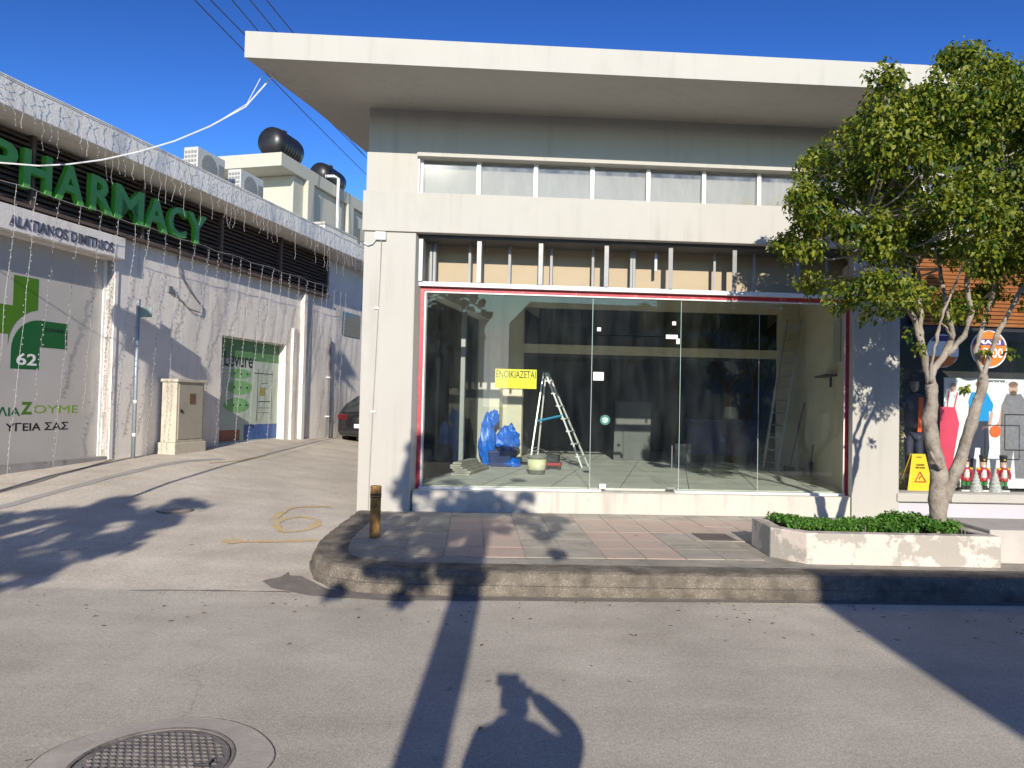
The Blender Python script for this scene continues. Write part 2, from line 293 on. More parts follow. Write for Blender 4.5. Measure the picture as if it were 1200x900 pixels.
# ------------------------------------------------------------------ ground
def ground_material():
    m = mat('asphalt', (.48, .435, .375), .93, .1, 1.2, c2=(.56, .515, .45), bump=.1, bscale=120)
    n = m.node_tree; L = n.links.new; P = n.nodes['Principled BSDF']
    src = P.inputs['Base Color'].links[0].from_socket
    tc = n.nodes.new('ShaderNodeTexCoord'); sp = n.nodes.new('ShaderNodeSeparateXYZ'); L(tc.outputs['Object'], sp.inputs[0])
    nw = n.nodes.new('ShaderNodeTexNoise'); nw.inputs['Scale'].default_value = 1.5; L(tc.outputs['Object'], nw.inputs['Vector'])
    ad = n.nodes.new('ShaderNodeMath'); ad.operation = 'MULTIPLY_ADD'; ad.inputs[1].default_value = .12; L(nw.outputs[0], ad.inputs[0]); L(sp.outputs[1], ad.inputs[2])
    st = n.nodes.new('ShaderNodeMapRange'); st.inputs[1].default_value = 6.40; st.inputs[2].default_value = 6.46; L(ad.outputs[0], st.inputs[0])
    mx = n.nodes.new('ShaderNodeMix'); mx.data_type = 'RGBA'; mx.blend_type = 'MULTIPLY'; mx.inputs['Factor'].default_value = 1
    tint = n.nodes.new('ShaderNodeMix'); tint.data_type = 'RGBA'; L(st.outputs[0], tint.inputs['Factor'])
    tint.inputs['A'].default_value = (.99, .985, .955, 1); tint.inputs['B'].default_value = (1.18, 1.16, 1.12, 1)
    L(src, mx.inputs['A']); L(tint.outputs['Result'], mx.inputs['B'])
    # lengthwise tyre wear along the street and fine aggregate
    mp = n.nodes.new('ShaderNodeMapping'); mp.inputs['Scale'].default_value = (.12, 1.6, 1); L(tc.outputs['Object'], mp.inputs[0])
    n3 = n.nodes.new('ShaderNodeTexNoise'); n3.inputs['Scale'].default_value = 1.6; n3.inputs['Detail'].default_value = 6; L(mp.outputs[0], n3.inputs['Vector'])
    r3 = n.nodes.new('ShaderNodeMapRange'); r3.inputs[1].default_value = .3; r3.inputs[2].default_value = .7; r3.inputs[3].default_value = .92; r3.inputs[4].default_value = 1.06; L(n3.outputs[0], r3.inputs[0])
    n5 = n.nodes.new('ShaderNodeTexNoise'); n5.inputs['Scale'].default_value = 95; n5.inputs['Detail'].default_value = 4; L(tc.outputs['Object'], n5.inputs['Vector'])
    r5 = n.nodes.new('ShaderNodeMapRange'); r5.inputs[1].default_value = .3; r5.inputs[2].default_value = .7; r5.inputs[3].default_value = .72; r5.inputs[4].default_value = 1.26; L(n5.outputs[0], r5.inputs[0])
    # scattered dark spots and oil marks
    n6 = n.nodes.new('ShaderNodeTexNoise'); n6.inputs['Scale'].default_value = 7; n6.inputs['Detail'].default_value = 3; L(tc.outputs['Object'], n6.inputs['Vector'])
    r6 = n.nodes.new('ShaderNodeMapRange'); r6.inputs[1].default_value = .70; r6.inputs[2].default_value = .76; r6.inputs[3].default_value = 1; r6.inputs[4].default_value = .55; L(n6.outputs[0], r6.inputs[0])
    nwv = n.nodes.new('ShaderNodeTexNoise'); nwv.inputs['Scale'].default_value = 2.5; nwv.inputs['Detail'].default_value = 6; L(tc.outputs['Object'], nwv.inputs['Vector'])
    mvv = n.nodes.new('ShaderNodeVectorMath'); mvv.operation = 'MULTIPLY_ADD'; mvv.inputs[1].default_value = (.5, .5, .5); L(nwv.outputs['Color'], mvv.inputs[0]); L(tc.outputs['Object'], mvv.inputs[2])
    vc = n.nodes.new('ShaderNodeTexVoronoi'); vc.feature = 'DISTANCE_TO_EDGE'; vc.inputs['Scale'].default_value = .42; L(mvv.outputs[0], vc.inputs['Vector'])
    rc = n.nodes.new('ShaderNodeMapRange'); rc.inputs[1].default_value = .0015; rc.inputs[2].default_value = .005; rc.inputs[3].default_value = .84; rc.inputs[4].default_value = 1; L(vc.outputs['Distance'], rc.inputs[0])
    ngk = n.nodes.new('ShaderNodeTexNoise'); ngk.inputs['Scale'].default_value = .6; L(tc.outputs['Object'], ngk.inputs['Vector'])
    rk = n.nodes.new('ShaderNodeMapRange'); rk.inputs[1].default_value = .50; rk.inputs[2].default_value = .60; rk.inputs[3].default_value = 1; rk.inputs[4].default_value = 0; L(ngk.outputs[0], rk.inputs[0])
    cmx = n.nodes.new('ShaderNodeMix'); cmx.data_type = 'FLOAT'; L(rk.outputs[0], cmx.inputs['Factor']); L(rc.outputs[0], cmx.inputs['A']); cmx.inputs['B'].default_value = 1
    class _O: pass
    cr_o = _O(); cr_o.outputs = [cmx.outputs[0]]
    nb2 = n.nodes.new('ShaderNodeTexNoise'); nb2.inputs['Scale'].default_value = .55; nb2.inputs['Detail'].default_value = 9; nb2.inputs['Roughness'].default_value = .7; L(tc.outputs['Object'], nb2.inputs['Vector'])
    rb2 = n.nodes.new('ShaderNodeMapRange'); rb2.inputs[1].default_value = .35; rb2.inputs[2].default_value = .65; rb2.inputs[3].default_value = .88; rb2.inputs[4].default_value = 1.08; L(nb2.outputs[0], rb2.inputs[0])
    a = mx.outputs['Result']
    n7 = n.nodes.new('ShaderNodeTexNoise'); n7.inputs['Scale'].default_value = 32; n7.inputs['Detail'].default_value = 5; n7.inputs['Roughness'].default_value = .75; L(tc.outputs['Object'], n7.inputs['Vector'])
    r7 = n.nodes.new('ShaderNodeMapRange'); r7.inputs[1].default_value = .33; r7.inputs[2].default_value = .67; r7.inputs[3].default_value = .84; r7.inputs[4].default_value = 1.14; L(n7.outputs[0], r7.inputs[0])
    for f in (r3, r5, r6, cr_o, rb2, r7):
        vm = n.nodes.new('ShaderNodeVectorMath'); vm.operation = 'SCALE'; L(a, vm.inputs[0]); L(f.outputs[0], vm.inputs['Scale']); a = vm.outputs[0]
    L(a, P.inputs['Base Color'])
    return m
asphalt = ground_material()
g = MB()
xs = [-300, -120, -60, -30, -20, -15, -12]+[-10+.5*i for i in range(33)]+[7, 9, 12, 18, 30, 60, 120, 300]
ys = [-300, -120, -60, -30, -15, -8, -4]+[-2+.5*i for i in range(52)]+[25, 28, 32, 40, 60, 120, 300]
g.add([(x, y, gz(x, y)) for y in ys for x in xs], [(j*len(xs)+i, j*len(xs)+i+1, (j+1)*len(xs)+i+1, (j+1)*len(xs)+i) for j in range(len(ys)-1) for i in range(len(xs)-1)])
g.make('road', asphalt, atzero=True, smooth=True, kind='structure')
def strip(name, pts, width, m, lift=.004, parent=None, jag=.0, **kw):
    """painted or poured strip laid on the ground"""
    for _ in range(2):
        q_ = [pts[0]]
        for a, b in zip(pts, pts[1:]): q_ += [(a[0]*.75+b[0]*.25, a[1]*.75+b[1]*.25), (a[0]*.25+b[0]*.75, a[1]*.25+b[1]*.75)]
        pts = q_+[pts[-1]]
    P = []
    for i in range(len(pts)-1):
        a, b = Vector(pts[i]), Vector(pts[i+1]); k = max(1, int((b-a).length/.12))
        P += [a.lerp(b, t/k) for t in range(k)]
    P.append(Vector(pts[-1])); mb = MB(); vs = []
    for i, p in enumerate(P):
        d = (P[min(i+1, len(P)-1)]-P[max(i-1, 0)]).normalized(); nrm = Vector((-d.y, d.x))
        wj = width*.5*(1+random.uniform(-jag, jag)); wk = width*.5*(1+random.uniform(-jag, jag))
        for q in (p+nrm*wj, p-nrm*wk): vs.append((q.x, q.y, gz(q.x, q.y)+lift))
    mb.add(vs, [(2*i, 2*i+2, 2*i+3, 2*i+1) for i in range(len(P)-1)])
    return mb.make(name, m, parent, **kw)
strip('tar_joint', [(-12, 6.12), (-7, 6.16), (-4.31, 6.21), (-2.95, 6.38), (-1.9, 6.40)], .035, gutter_m, .005, jag=.7, kind='structure')
strip('gutter_line', [(-6.9, 9.3), (-6.88, 9.93), (-6.80, 10.5), (-6.86, 11.39), (-7.05, 12.9)], .07, gutter_m, .006, jag=.3, kind='structure')
strip('grey_strip', [(-6.45, 8.2), (-6.3, 9.02), (-6.2, 9.85), (-6.03, 10.78), (-5.95, 12.75), (-5.48, 13.83)], .16, mat('grey_patch', (.38, .355, .335), .95, .1, 3), .005, jag=.2, kind='structure')  # darker grey strip along the alley ground
ym = strip('road_marking', [(-3.11, 8.05), (-2.92, 8.17), (-2.56, 8.25), (-2.2, 8.4)], .10, yellow_road, .008, jag=.3, kind='structure')
strip('road_marking', [(-3.12, 8.05), (-3.02, 8.22)], .2, yellow_road, .009, jag=.4, kind='structure')
strip('road_marking', [(-3.01, 9.35), (-3.06, 9.81), (-3.01, 10.2), (-2.74, 10.33), (-2.55, 10.41)], .09, yellow_road, .008, jag=.3, kind='structure')
strip('road_marking', [(-2.71, 8.72), (-2.93, 9.1), (-2.92, 9.42), (-2.75, 9.62), (-2.53, 9.55), (-2.42, 9.3), (-2.42, 9.0), (-2.52, 8.78), (-2.71, 8.72)], .10, yellow_road, .007, jag=.3, kind='structure')
strip('road_marking', [(-5.43, 13.12), (-5.17, 13.87), (-5.04, 14.91)], .06, yellow_road, .007, jag=.5, kind='structure')
gp = MB(); pts = [(-2.25, 6.70), (-2.2, 6.78), (-2.13, 6.84), (-2.11, 7.02), (-2.06, 6.9), (-1.95, 6.9), (-1.6, 6.5), (-1.0, 6.38), (-.2, 6.4), (2, 6.48), (4.7, 6.6), (4.7, 6.50), (2, 6.38), (-.2, 6.27), (-1.0, 6.2), (-1.7, 6.3), (-2.1, 6.5)]
gp.add([(x, y, gz(x, y)+.009) for x, y in pts], [tuple(range(len(pts)))]); gp.make('gutter', gutter_m, kind='structure')

# ------------------------------------------------------------------ pavement, kerb, tiles
kp = [(-2.06, 10.6), (-2.05, 9.8), (-2.04, 8.9), (-2.03, 8.2), (-2.0, 7.7), (-1.93, 7.2), (-1.80, 6.85), (-1.60, 6.60), (-1.32, 6.45), (-.95, 6.40), (-.26, 6.41), (1.5, 6.47), (3, 6.52), (4.66, 6.59), (7, 6.7), (14, 7.05)]
pv = MB(); body = [(x, y) for x, y in kp]+[(14, 13), (-.9, 13)]
pv.prism([(x, y) for x, y in body], -.1, .212, plane='ab')
# inset a little so that the kerb stands proud
pv.v = [(v[0]+(.05 if v[0] < -1 else 0), v[1]+(.05 if v[1] < 8 else 0), v[2]) for v in pv.v]
pav = pv.make('pavement', slab_m, atzero=True, kind='structure')
K = MB(); kk = []
for i in range(len(kp)-1):
    a, b = Vector(kp[i]), Vector(kp[i+1]); n_ = max(1, int((b-a).length/.07)); kk += [a.lerp(b, t/n_) for t in range(n_)]
kk.append(Vector(kp[-1])); prof = [(-.02, -.05), (-.025, .10), (-.005, .105), (0, .17), (.015, .205), (.05, .22), (.14, .223), (.33, .219), (.335, .15)]
rings = []
for i, p in enumerate(kk):
    d = (kk[min(i+1, len(kk)-1)]-kk[max(i-1, 0)]).normalized(); nr = Vector((-d.y, d.x))
    for a, z in prof:
        q = p+nr*a; j = noise.noise(Vector((q.x*6, q.y*6, z*14)))*.014+noise.noise(Vector((q.x*22, q.y*22, z*40)))*.006
        rings.append((q.x-nr.x*j, q.y-nr.y*j, z+(j*.5 if z > .1 else 0)))
m_ = len(prof)
K.add(rings, [(i*m_+j, i*m_+j+1, (i+1)*m_+j+1, (i+1)*m_+j) for i in range(len(kk)-1) for j in range(m_-1)])
K.make('kerb', kerb_m, kind='structure', smooth=False, atzero=True)
def tile(u0, u1, n0, n1, m, top=.218):
    g_ = .005; dz = random.uniform(-.0015, .0015)
    t = MB(OR).box(u0+g_, u1-g_, n0+g_, n1-g_, .19, top+dz).make('paving_tile', m, pav)
    return t
ROOT[pav.name] = Vector((0, 0, 0))
rows = [(-.45, -.02), (-.92, -.45), (-1.4, -.92), (-1.88, -1.4), (-2.36, -1.88), (-2.84, -2.36)]
cols = [-.7+.4*i for i in range(13)]
for ci in range(12):
    u0, u1 = .5+.395*(ci-1), .5+.395*ci
    for ri, (n0, n1) in enumerate(rows):
        pink = (ci in (1, 2) and ri > 0) or (ci in (5, 6)) and ri > 0 or (ri in (1, 2) and ci > 4)
        if ci > 8 and ri > 3: continue
        tile(u0, u1, n0, n1, pink_m if pink else greytile_m)
MB(OR).box(3.35, 3.75, -1.85, -1.42, .205, .2235).make('inspection_plate', mat('dark_plate', (.12, .10, .09), .8, .2, 6), pav, label='dark square cover in the grey paving')

# ------------------------------------------------------------------ the shop to let
shop = thing('shop_building', 'single-storey cream corner shop with flat overhanging roof and empty glass front', 'building', A0)
SB = lambda: MB(SH)
UR = 14.0
SB().box(-.783, -.084, 0, .40, 0, 4.0).make('pillar', cream, shop, bevel=.008)
SB().box(-.783, -.084, .02, .40, 4.545, 5.09).make('corner_block', cream, shop, bevel=.006)
SB().box(6.052, 6.728, 0, .40, 0, 4.0).make('pillar', cream, shop, bevel=.008)
SB().box(12.3, 13.0, 0, .40, 0, 4.0).make('pillar', cream, shop, bevel=.008)
SB().box(-.80, UR, -.035, .42, 4.0, 4.545).make('band', cream, shop, bevel=.008)
SB().box(-.084, UR, -.05, .3, 5.04, 5.092).make('ledge', cream, shop, bevel=.005)
SB().box(-.78, UR, .06, .36, 5.092, 5.75).make('upper_wall', cream, shop)
# roof slab: soffit rises 6 cm from the drip edge to the wall
c_ = MB(SH)
c_.hexa([(-1.6, -1.47, 5.645), (UR, -1.47, 5.635), (UR, .1, 5.71), (-1.6, .1, 5.71)], [(-1.6, -1.47, 5.955), (UR, -1.47, 5.945), (UR, .1, 5.955), (-1.6, .1, 5.955)])
c_.hexa([(-1.6, .1, 5.71), (UR, .1, 5.71), (UR, 14, 5.71), (-1.6, 14, 5.71)], [(-1.6, .1, 5.955), (UR, .1, 5.945), (UR, 14, 5.95), (-1.6, 14, 5.95)])
c_.make('roof_slab', [cream], shop)
SB().box(-.06, 6.052, .05, .42, 0, .497).make('sill_wall', mat('sill_wall_paint', (.53, .50, .44), .85, .05, 2, stain=(.42, .39, .34), sscale=2.2, samt=.4, drip=.6), shop, bevel=.005)
# side wall along the alley, with the side window
sw = SB(); sw.box(-.50, -.10, .405, .50, 0, 5.7); sw.box(-.50, -.10, .50, 4.25, 0, .5); sw.box(-.50, -.10, .50, 4.25, 3.3, 5.7); sw.box(-.50, -.10, 4.25, 14, 0, 5.7)
sw.make('side_wall', cream, shop)
SB().box(-.098, .10, 4.25, 4.55, .53, 3.84).make('inner_column', int_wall, shop)
SB().box(-.12, -.05, 2.38, 2.45, .5, 3.3).make('side_mullion', grey_al, shop)
SB().box(-.32, -.31, .5, 4.25, .5, 3.3).make('side_pane', glass_mat('side_glass', (.95, .97, .96), .02, (.45, .5, .48), 0, 1.12), shop)
SB().box(-.09, 6.2, .42, 13.4, .3, .53).make('interior_floor', floor_m, shop)
iw = SB(); iw.box(-.099, 0, 4.56, 13.4, .53, 3.84); iw.box(6.052, 6.2, .41, 13.4, .53, 3.84)
iw.make('interior_wall', int_wall, shop)
SB().box(-.3, 6.4, .81, 13.4, 3.85, 3.95).make('interior_ceiling', int_wall, shop)
pw = SB(); pw.box(0, .47, 4.56, 4.7, .53, 3.84); pw.box(5.6, 6.05, 4.56, 4.7, .53, 3.84); pw.box(.47, 5.6, 4.56, 4.7, 2.72, 2.89); pw.box(.47, 5.6, 4.56, 4.7, 3.62, 3.84)
pw.make('partition', int_wall, shop)
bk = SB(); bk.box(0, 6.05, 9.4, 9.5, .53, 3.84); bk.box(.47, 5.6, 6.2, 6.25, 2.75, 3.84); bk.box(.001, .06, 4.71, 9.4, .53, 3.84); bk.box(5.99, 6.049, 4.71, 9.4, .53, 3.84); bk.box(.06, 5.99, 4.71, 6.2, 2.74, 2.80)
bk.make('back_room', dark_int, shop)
# joints between the large floor tiles
fj = SB()
for u in (.75, 1.75, 2.75, 3.75, 4.75, 5.6): fj.box(u, u+.012, .43, 9.3, .5305, .532)
for s in (1.2, 2.2, 3.2, 4.2, 5.2, 6.2): fj.box(-.08, 6.03, s, s+.012, .5305, .5325)
fj.make('floor_joints', mat('floor_joint', (.15, .16, .15), .9), shop)
# red frame with its white inner bead
rf = SB(); rf.box(-.084, -.03, .24, .33, .497, 3.30); rf.box(6.0, 6.052, .24, .33, .497, 3.30); rf.box(-.03, 6.0, .24, .33, 3.245, 3.30)
rf.make('red_frame', red_p, shop)
wf = SB(); wf.box(-.03, -.012, .25, .32, .53, 3.245); wf.box(5.982, 6.0, .25, .32, .53, 3.245); wf.box(-.03, 6.0, .25, .32, 3.225, 3.2455); wf.box(-.03, 2.50, .20, .33, .498, .525); wf.box(3.55, 6.0, .20, .33, .498, .525)
wf.make('white_bead', white_al, shop)
SB().box(-.084, 6.052, .16, .36, 3.302, 3.36).make('transom_channel', white_al, shop)
def pane(name, u0, u1, z0, z1, s=.285, m=glass, par=shop, **kw):
    p = SB(); t = .012
    vs = [(u, b, z) for z in (z0, z1) for b in (s, s+t) for u in (u0, u1)]
    p.add(vs, [(0, 1, 5, 4), (2, 6, 7, 3)], 0); p.add(vs, [(0, 2, 3, 1), (4, 5, 7, 6), (0, 4, 6, 2), (1, 3, 7, 5)], 1)
    return p.make(name, [m, edge_g], par, **kw)
pane('glass_pane', -.012, 2.325, .525, 3.225)
pane('glass_pane', 3.605, 4.735, .525, 3.225)
pane('glass_pane', 4.743, 5.982, .525, 3.225)
pane('transom_pane', 2.337, 3.595, 2.705, 3.225)
for u in (2.331, 3.600, 4.739): SB().box(u-.0035, u+.0035, .284, .298, .53, 3.225).make('glass_joint', mat('pale_silicone', (.34, .46, .42), .3) if 'pale_silicone' not in bpy.data.materials else bpy.data.materials['pale_silicone'], shop)
door = pane('glass_door', 2.345, 3.585, .54, 2.692, s=.29)
sq = lambda n, u, z, wu, wz, m=white_al, s0=.268, s1=.31, par=door, **k: SB().box(u-wu/2, u+wu/2, s0, s1, z-wz/2, z+wz/2).make(n, m, par, bevel=.004, **k)
sq('lock_plate', 2.43, 2.113, .15, .12); sq('patch_fitting', 3.47, 2.70, .17, .06); sq('patch_fitting', 2.52, .565, .09, .07); sq('patch_fitting', 3.50, .555, .12, .035, grey_al)
sq('patch_fitting', 3.56, 2.64, .05, .08)
sq('glass_clamp', 2.425, 2.778, .055, .055, par=shop); sq('glass_clamp', 3.50, 2.893, .055, .055, par=shop)
hd = SB(); hd.tube([(3.50, .25, .78), (3.50, .25, 1.16)], .008, 8); hd.tube([(3.50, .25, .82), (3.50, .30, .82)], .006, 6); hd.tube([(3.50, .25, 1.12), (3.50, .30, 1.12)], .006, 6); hd.make('handle', grey_al, door)
st = MB().lathe(SH(2.535, .283, 1.50), [(.073, 0), (.073, .004)], 24, ax=-FN).make('round_sticker', mat('teal_sticker', (.03, .14, .12), .4, .1, 30), door)
MB().lathe(SH(2.535, .283, 1.50), [(.045, .004), (.045, .006)], 20, ax=-FN).make('sticker_mark', mat('sticker_pale', (.3, .42, .38), .4, .5, 60), door)
# studs and boards over the glass
SB().box(-.084, UR, .72, .76, 3.36, 4.0).make('plasterboard', board, shop)
SB().box(-.07, UR, .21, .24, 4.548, 5.038).make('upper_board', mat('upper_board_grey', (.40, .37, .32), .9, .06, 1.5), shop)
mat('cab_grey', (.30, .31, .32), .6, .1, 6)
for u in (.744, 1.602, 2.526, 3.436, 4.353, 5.27): SB().box(u-.03, u+.03, .14, .22, 3.362, 3.998).make('steel_stud', grey_al, shop)
for u in (-.02, .03, .53, 1.10, 1.70, 2.30, 2.86, 2.90, 4.08, 4.67, 5.3, 5.75): SB().box(u-.017, u+.017, .44, .5, 3.362, 3.998).make('ceiling_stud', bpy.data.materials['cab_grey'], shop)
SB().box(3.20, 3.235, .44, .5, 3.66, 3.998).make('ceiling_stud', galv, shop)
SB().box(-.084, 6.052, .10, .60, 3.955, 3.9985).make('head_channel', mat('dark_steel', (.06, .06, .06), .6), shop)
SB().box(-.084, -.03, .13, .24, 3.36, 3.99).make('frame_upright', grey_al, shop)
# clerestory
k = 0
for i in range(16):
    u = -.072+.793*i
    mu = SB().box(u-.028 if i else u-.012, u+.028, .10, .16, 4.545, 5.04).make('window_mullion', white_al, shop)
for i in range(15):
    u = -.072+.793*i
    SB().box(u+.03, u+.763, .125, .131, 4.547, 5.038).make('window_pane', glass_up, shop)
SB().box(-.084, -.07, .02, .12, 4.547, 5.04).make('window_jamb', white_al, shop)
# interior of the upper void, closed from the sky
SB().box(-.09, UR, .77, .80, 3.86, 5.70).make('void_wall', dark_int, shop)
# neighbouring shop front in the same building
SB().box(6.728, 12.3, .05, .42, 0, .455).make('sill_wall', lavender, shop, bevel=.004)
SB().box(6.70, 12.3, -.03, .42, .455, .575).make('window_sill', cream, shop, bevel=.012)
pane('shop_window', 6.74, 9.6, .575, 2.93, s=.2, m=glass_mat('clear_glass', (.97, .98, .98), .006, (.5, .5, .5)))
pane('shop_window', 9.62, 12.3, .575, 2.93, s=.2, m=glass)
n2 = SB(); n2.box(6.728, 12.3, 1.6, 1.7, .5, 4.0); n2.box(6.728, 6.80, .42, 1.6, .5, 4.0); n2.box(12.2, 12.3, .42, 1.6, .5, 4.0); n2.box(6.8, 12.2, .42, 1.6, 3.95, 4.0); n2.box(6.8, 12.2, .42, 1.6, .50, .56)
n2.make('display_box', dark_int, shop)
SB().box(6.74, 12.28, .19, .23, 2.90, 2.96).make('window_head', black_m, shop)
bl = thing('orange_blind', 'orange slatted blind behind the tree, above the neighbouring shop window', 'blind', SH(7.0, .15, 3.0))
for i in range(17):
    z = 2.965+.056*i; SB().hexa([(7.0, .14, z), (12.2, .14, z), (12.2, .17, z+.008), (7.0, .17, z+.008)], [(7.0, .105, z+.040), (12.2, .105, z+.040), (12.2, .135, z+.044), (7.0, .135, z+.044)]).make('slat', orange_m, bl)
SB().box(7.0, 12.2, .175, .185, 2.965, 3.95).make('backing', mat('blind_shadow', (.10, .05, .03), .9), bl)  # dark sheet paints the shade in the gaps between slats
# black recess at the left of the blind
SB().box(6.73, 6.98, .25, .42, 2.96, 3.999).make('dark_recess', black_m, shop)
# junction box and cable on the left pillar
jb = thing('junction_box', 'small white junction box high on the left pillar with a cable hanging down', 'junction box', SH(-.54, -.05, 3.9))
SB().box(-.615, -.475, -.06, -.002, 3.875, 3.985).make('box_body', white_al, jb, bevel=.008)
cb = SB(); cb.tube([(-.54, -.03, 3.88), (-.55, -.015, 3.4), (-.57, -.012, 2.6), (-.60, -.012, 1.5), (-.62, -.012, .6), (-.62, -.012, .24)], .006, 5)
cb.make('cable', mat('grey_cable', (.35, .34, .32), .6), jb)
cb = SB(); cb.tube([(-.78, -.02, 3.83), (-.72, -.03, 3.80), (-.66, -.03, 3.82), (-.60, -.03, 3.90)], .009, 6); cb.make('loose_cable', cable_w, jb)
for z in (2.95, 1.55): SB().box(-.625+.01*(z > 2), -.555, -.022, -.001, z-.012, z+.012).make('cable_clip', white_al, jb)

# ------------------------------------------------------------------ things inside and on the glass
sg = thing('to_let_sign', 'yellow sheet reading ENOIKIAZETAI behind the left glass pane', 'sign', SH(1.25, .32, 1.91))
SB().box(.966, 1.548, .31, .314, 1.915, 2.185).make('sheet', yellow_sheet, sg)
text_fit(SB(), 'ENOIKIAZETAI', .98, 1.535, 2.06, 2.165, .3095, .002, .008).make('lettering', black_ink, sg)
def ladder_leg(mb, a, b, wvec, r, rungs, flat=.02):
    pass
# A-frame step ladder
lad = thing('step_ladder', 'aluminium A-frame step ladder standing open with a blue strap across it', 'ladder', SH(1.3, 3.9, .53))
top = (1.02, 3.95, 2.32)
def rail(a, b, r=.018): return SB().tube([a, b], r, 5)
for (a, b) in (((.80, 3.78, .532), (1.00, 3.92, 2.30)), ((.87, 4.12, .532), (1.03, 4.02, 2.30))): rail(a, b).make('rear_rail', alu, lad)
for (a, b) in (((1.79, 3.78, .532), (1.03, 3.92, 2.32)), ((1.86, 4.16, .532), (1.06, 4.03, 2.32))): rail(a, b, .022).make('front_rail', alu, lad)
for i in range(7):
    t = (i+.8)/7.6; a = Vector((1.79, 3.78, .532)).lerp(Vector((1.03, 3.92, 2.32)), t); b = Vector((1.86, 4.16, .532)).lerp(Vector((1.06, 4.03, 2.32)), t)
    mb = SB(); mb.hexa([(a.x-.05, a.y, a.z), (a.x+.03, a.y, a.z), (b.x+.03, b.y, b.z), (b.x-.05, b.y, b.z)], [(a.x-.05, a.y, a.z+.025), (a.x+.03, a.y, a.z+.025), (b.x+.03, b.y, b.z+.025), (b.x-.05, b.y, b.z+.025)]); mb.make('step', alu, lad)
SB().box(.96, 1.12, 3.88, 4.06, 2.30, 2.345).make('top_cap', black_m, lad)
SB().tube([(.90, 3.85, 1.38), (1.38, 3.85, 1.50)], .02, 5).make('blue_strap', mat('blue_strap', (.02, .25, .45), .5), lad)
SB().tube([(.83, 3.8, .82), (.90, 4.1, .82)], .012, 5).make('rear_brace', alu, lad)
# blue plastic bags
bag = thing('blue_bags', 'heap of bright blue plastic rubbish bags beside the step ladder', 'rubbish bags', SH(.2, 4.0, .53))
def blob(cx, cy, cz, rx, ry, rz, seed, amp=.25, nu=22, nv=16, taper=0):
    mb = MB(SH); vs = []
    for j in range(nv+1):
        th = math.pi*j/nv
        for i in range(nu):
            ph = 2*math.pi*i/nu; d = Vector((math.sin(th)*math.cos(ph), math.sin(th)*math.sin(ph), math.cos(th)))
            nn = 1+amp*noise.noise(d*2.3+Vector((seed, 0, 0)))+amp*.8*abs(noise.noise(d*6+Vector((0, seed, 0))))
            tp = 1-taper*max(0, d.z)
            vs.append((cx+rx*d.x*nn*tp, cy+ry*d.y*nn*tp, max(cz+rz*d.z*nn, .532)))
    fs = [(j*nu+i, j*nu+(i+1) % nu, (j+1)*nu+(i+1) % nu, (j+1)*nu+i) for j in range(nv) for i in range(nu)]
    return mb.add(vs, fs)
blob(-.02, 3.85, 1.0, .14, .13, .47, 3, .35, taper=.35).make('tall_bag', blue_bag, bag)
blob(.33, 4.05, 1.0, .20, .18, .26, 8, .4).make('knotted_bag', blue_bag, bag)
blob(.10, 3.85, 1.42, .08, .07, .14, 14, .5).make('bag_neck', blue_bag, bag)
blob(.48, 3.75, .60, .14, .12, .09, 21, .5).make('small_bag', blue_bag, bag)
cr = SB(); cr.hexa([(.10, 3.65, .532), (.46, 3.65, .532), (.50, 3.9, .532), (.10, 3.9, .532)], [(.06, 3.6, .82), (.50, 3.6, .82), (.54, 3.92, .82), (.06, 3.92, .82)])
tag(cr.make('storage_crate', blue_crate, bevel=.015), 'dark blue plastic crate in front of the blue rubbish bags', 'crate')
# paint bucket, tool
pb = thing('paint_bucket', 'open paint bucket with a yellow label on the shop floor by the ladder foot', 'bucket', SH(1.2, 2.35, .53))
MB().lathe(SH(1.2, 2.35, .532), [(.135, 0), (.15, .10), (.155, .28), (.165, .285), (.165, .305), (.15, .305), (.145, .03), (0.01, .03)], 24).make('pail', mat('grey_bucket', (.22, .22, .2), .5, .1, 9), pb, smooth=True)
MB().lathe(SH(1.2, 2.35, .532), [(.149, .075), (.157, .25)], 24).make('paper_label', mat('yellow_white_label', (.75, .70, .25), .6, .2, 6, c2=(.8, .8, .75)), pb, smooth=True)
MB().tube([SH(1.04, 2.35, .80), SH(1.06, 2.3, .93), SH(1.2, 2.28, .98), SH(1.34, 2.3, .93), SH(1.36, 2.35, .80)], .004, 5, raw=True).make('handle', galv, pb)
tl = thing('tool_case', 'small red and black power tool standing behind the paint bucket', 'tool', SH(1.3, 3.3, .53))
SB().box(1.18, 1.48, 3.2, 3.35, .60, .66).make('tool_body', mat('red_tool', (.3, .02, .02), .4), tl, bevel=.01); SB().box(1.22, 1.44, 3.18, 3.36, .66, .80).make('motor_housing', black_m, tl, bevel=.02)
for u in (1.2, 1.42): SB().box(u, u+.04, 3.2, 3.35, .532, .60).make('foot', black_m, tl)
SB().tube([(1.2, 3.27, .80), (1.25, 3.27, .86), (1.42, 3.27, .86), (1.46, 3.27, .80)], .012, 6).make('handle', black_m, tl)
tb = thing('timber_offcuts', 'low stack of grey boards lying on the floor under the side window', 'boards', SH(.1, 2.2, .53))
for i in range(6):
    z = .532+.035*i; a = random.uniform(-.03, .03)
    SB().box(-.07+a, .22+a-.03*i, 1.9+a, 3.15-.05*i, z, z+.03).make('board', mat('grey_board', (.32, .30, .26), .9, .2, 6) if i == 0 else bpy.data.materials['grey_board'], tb)
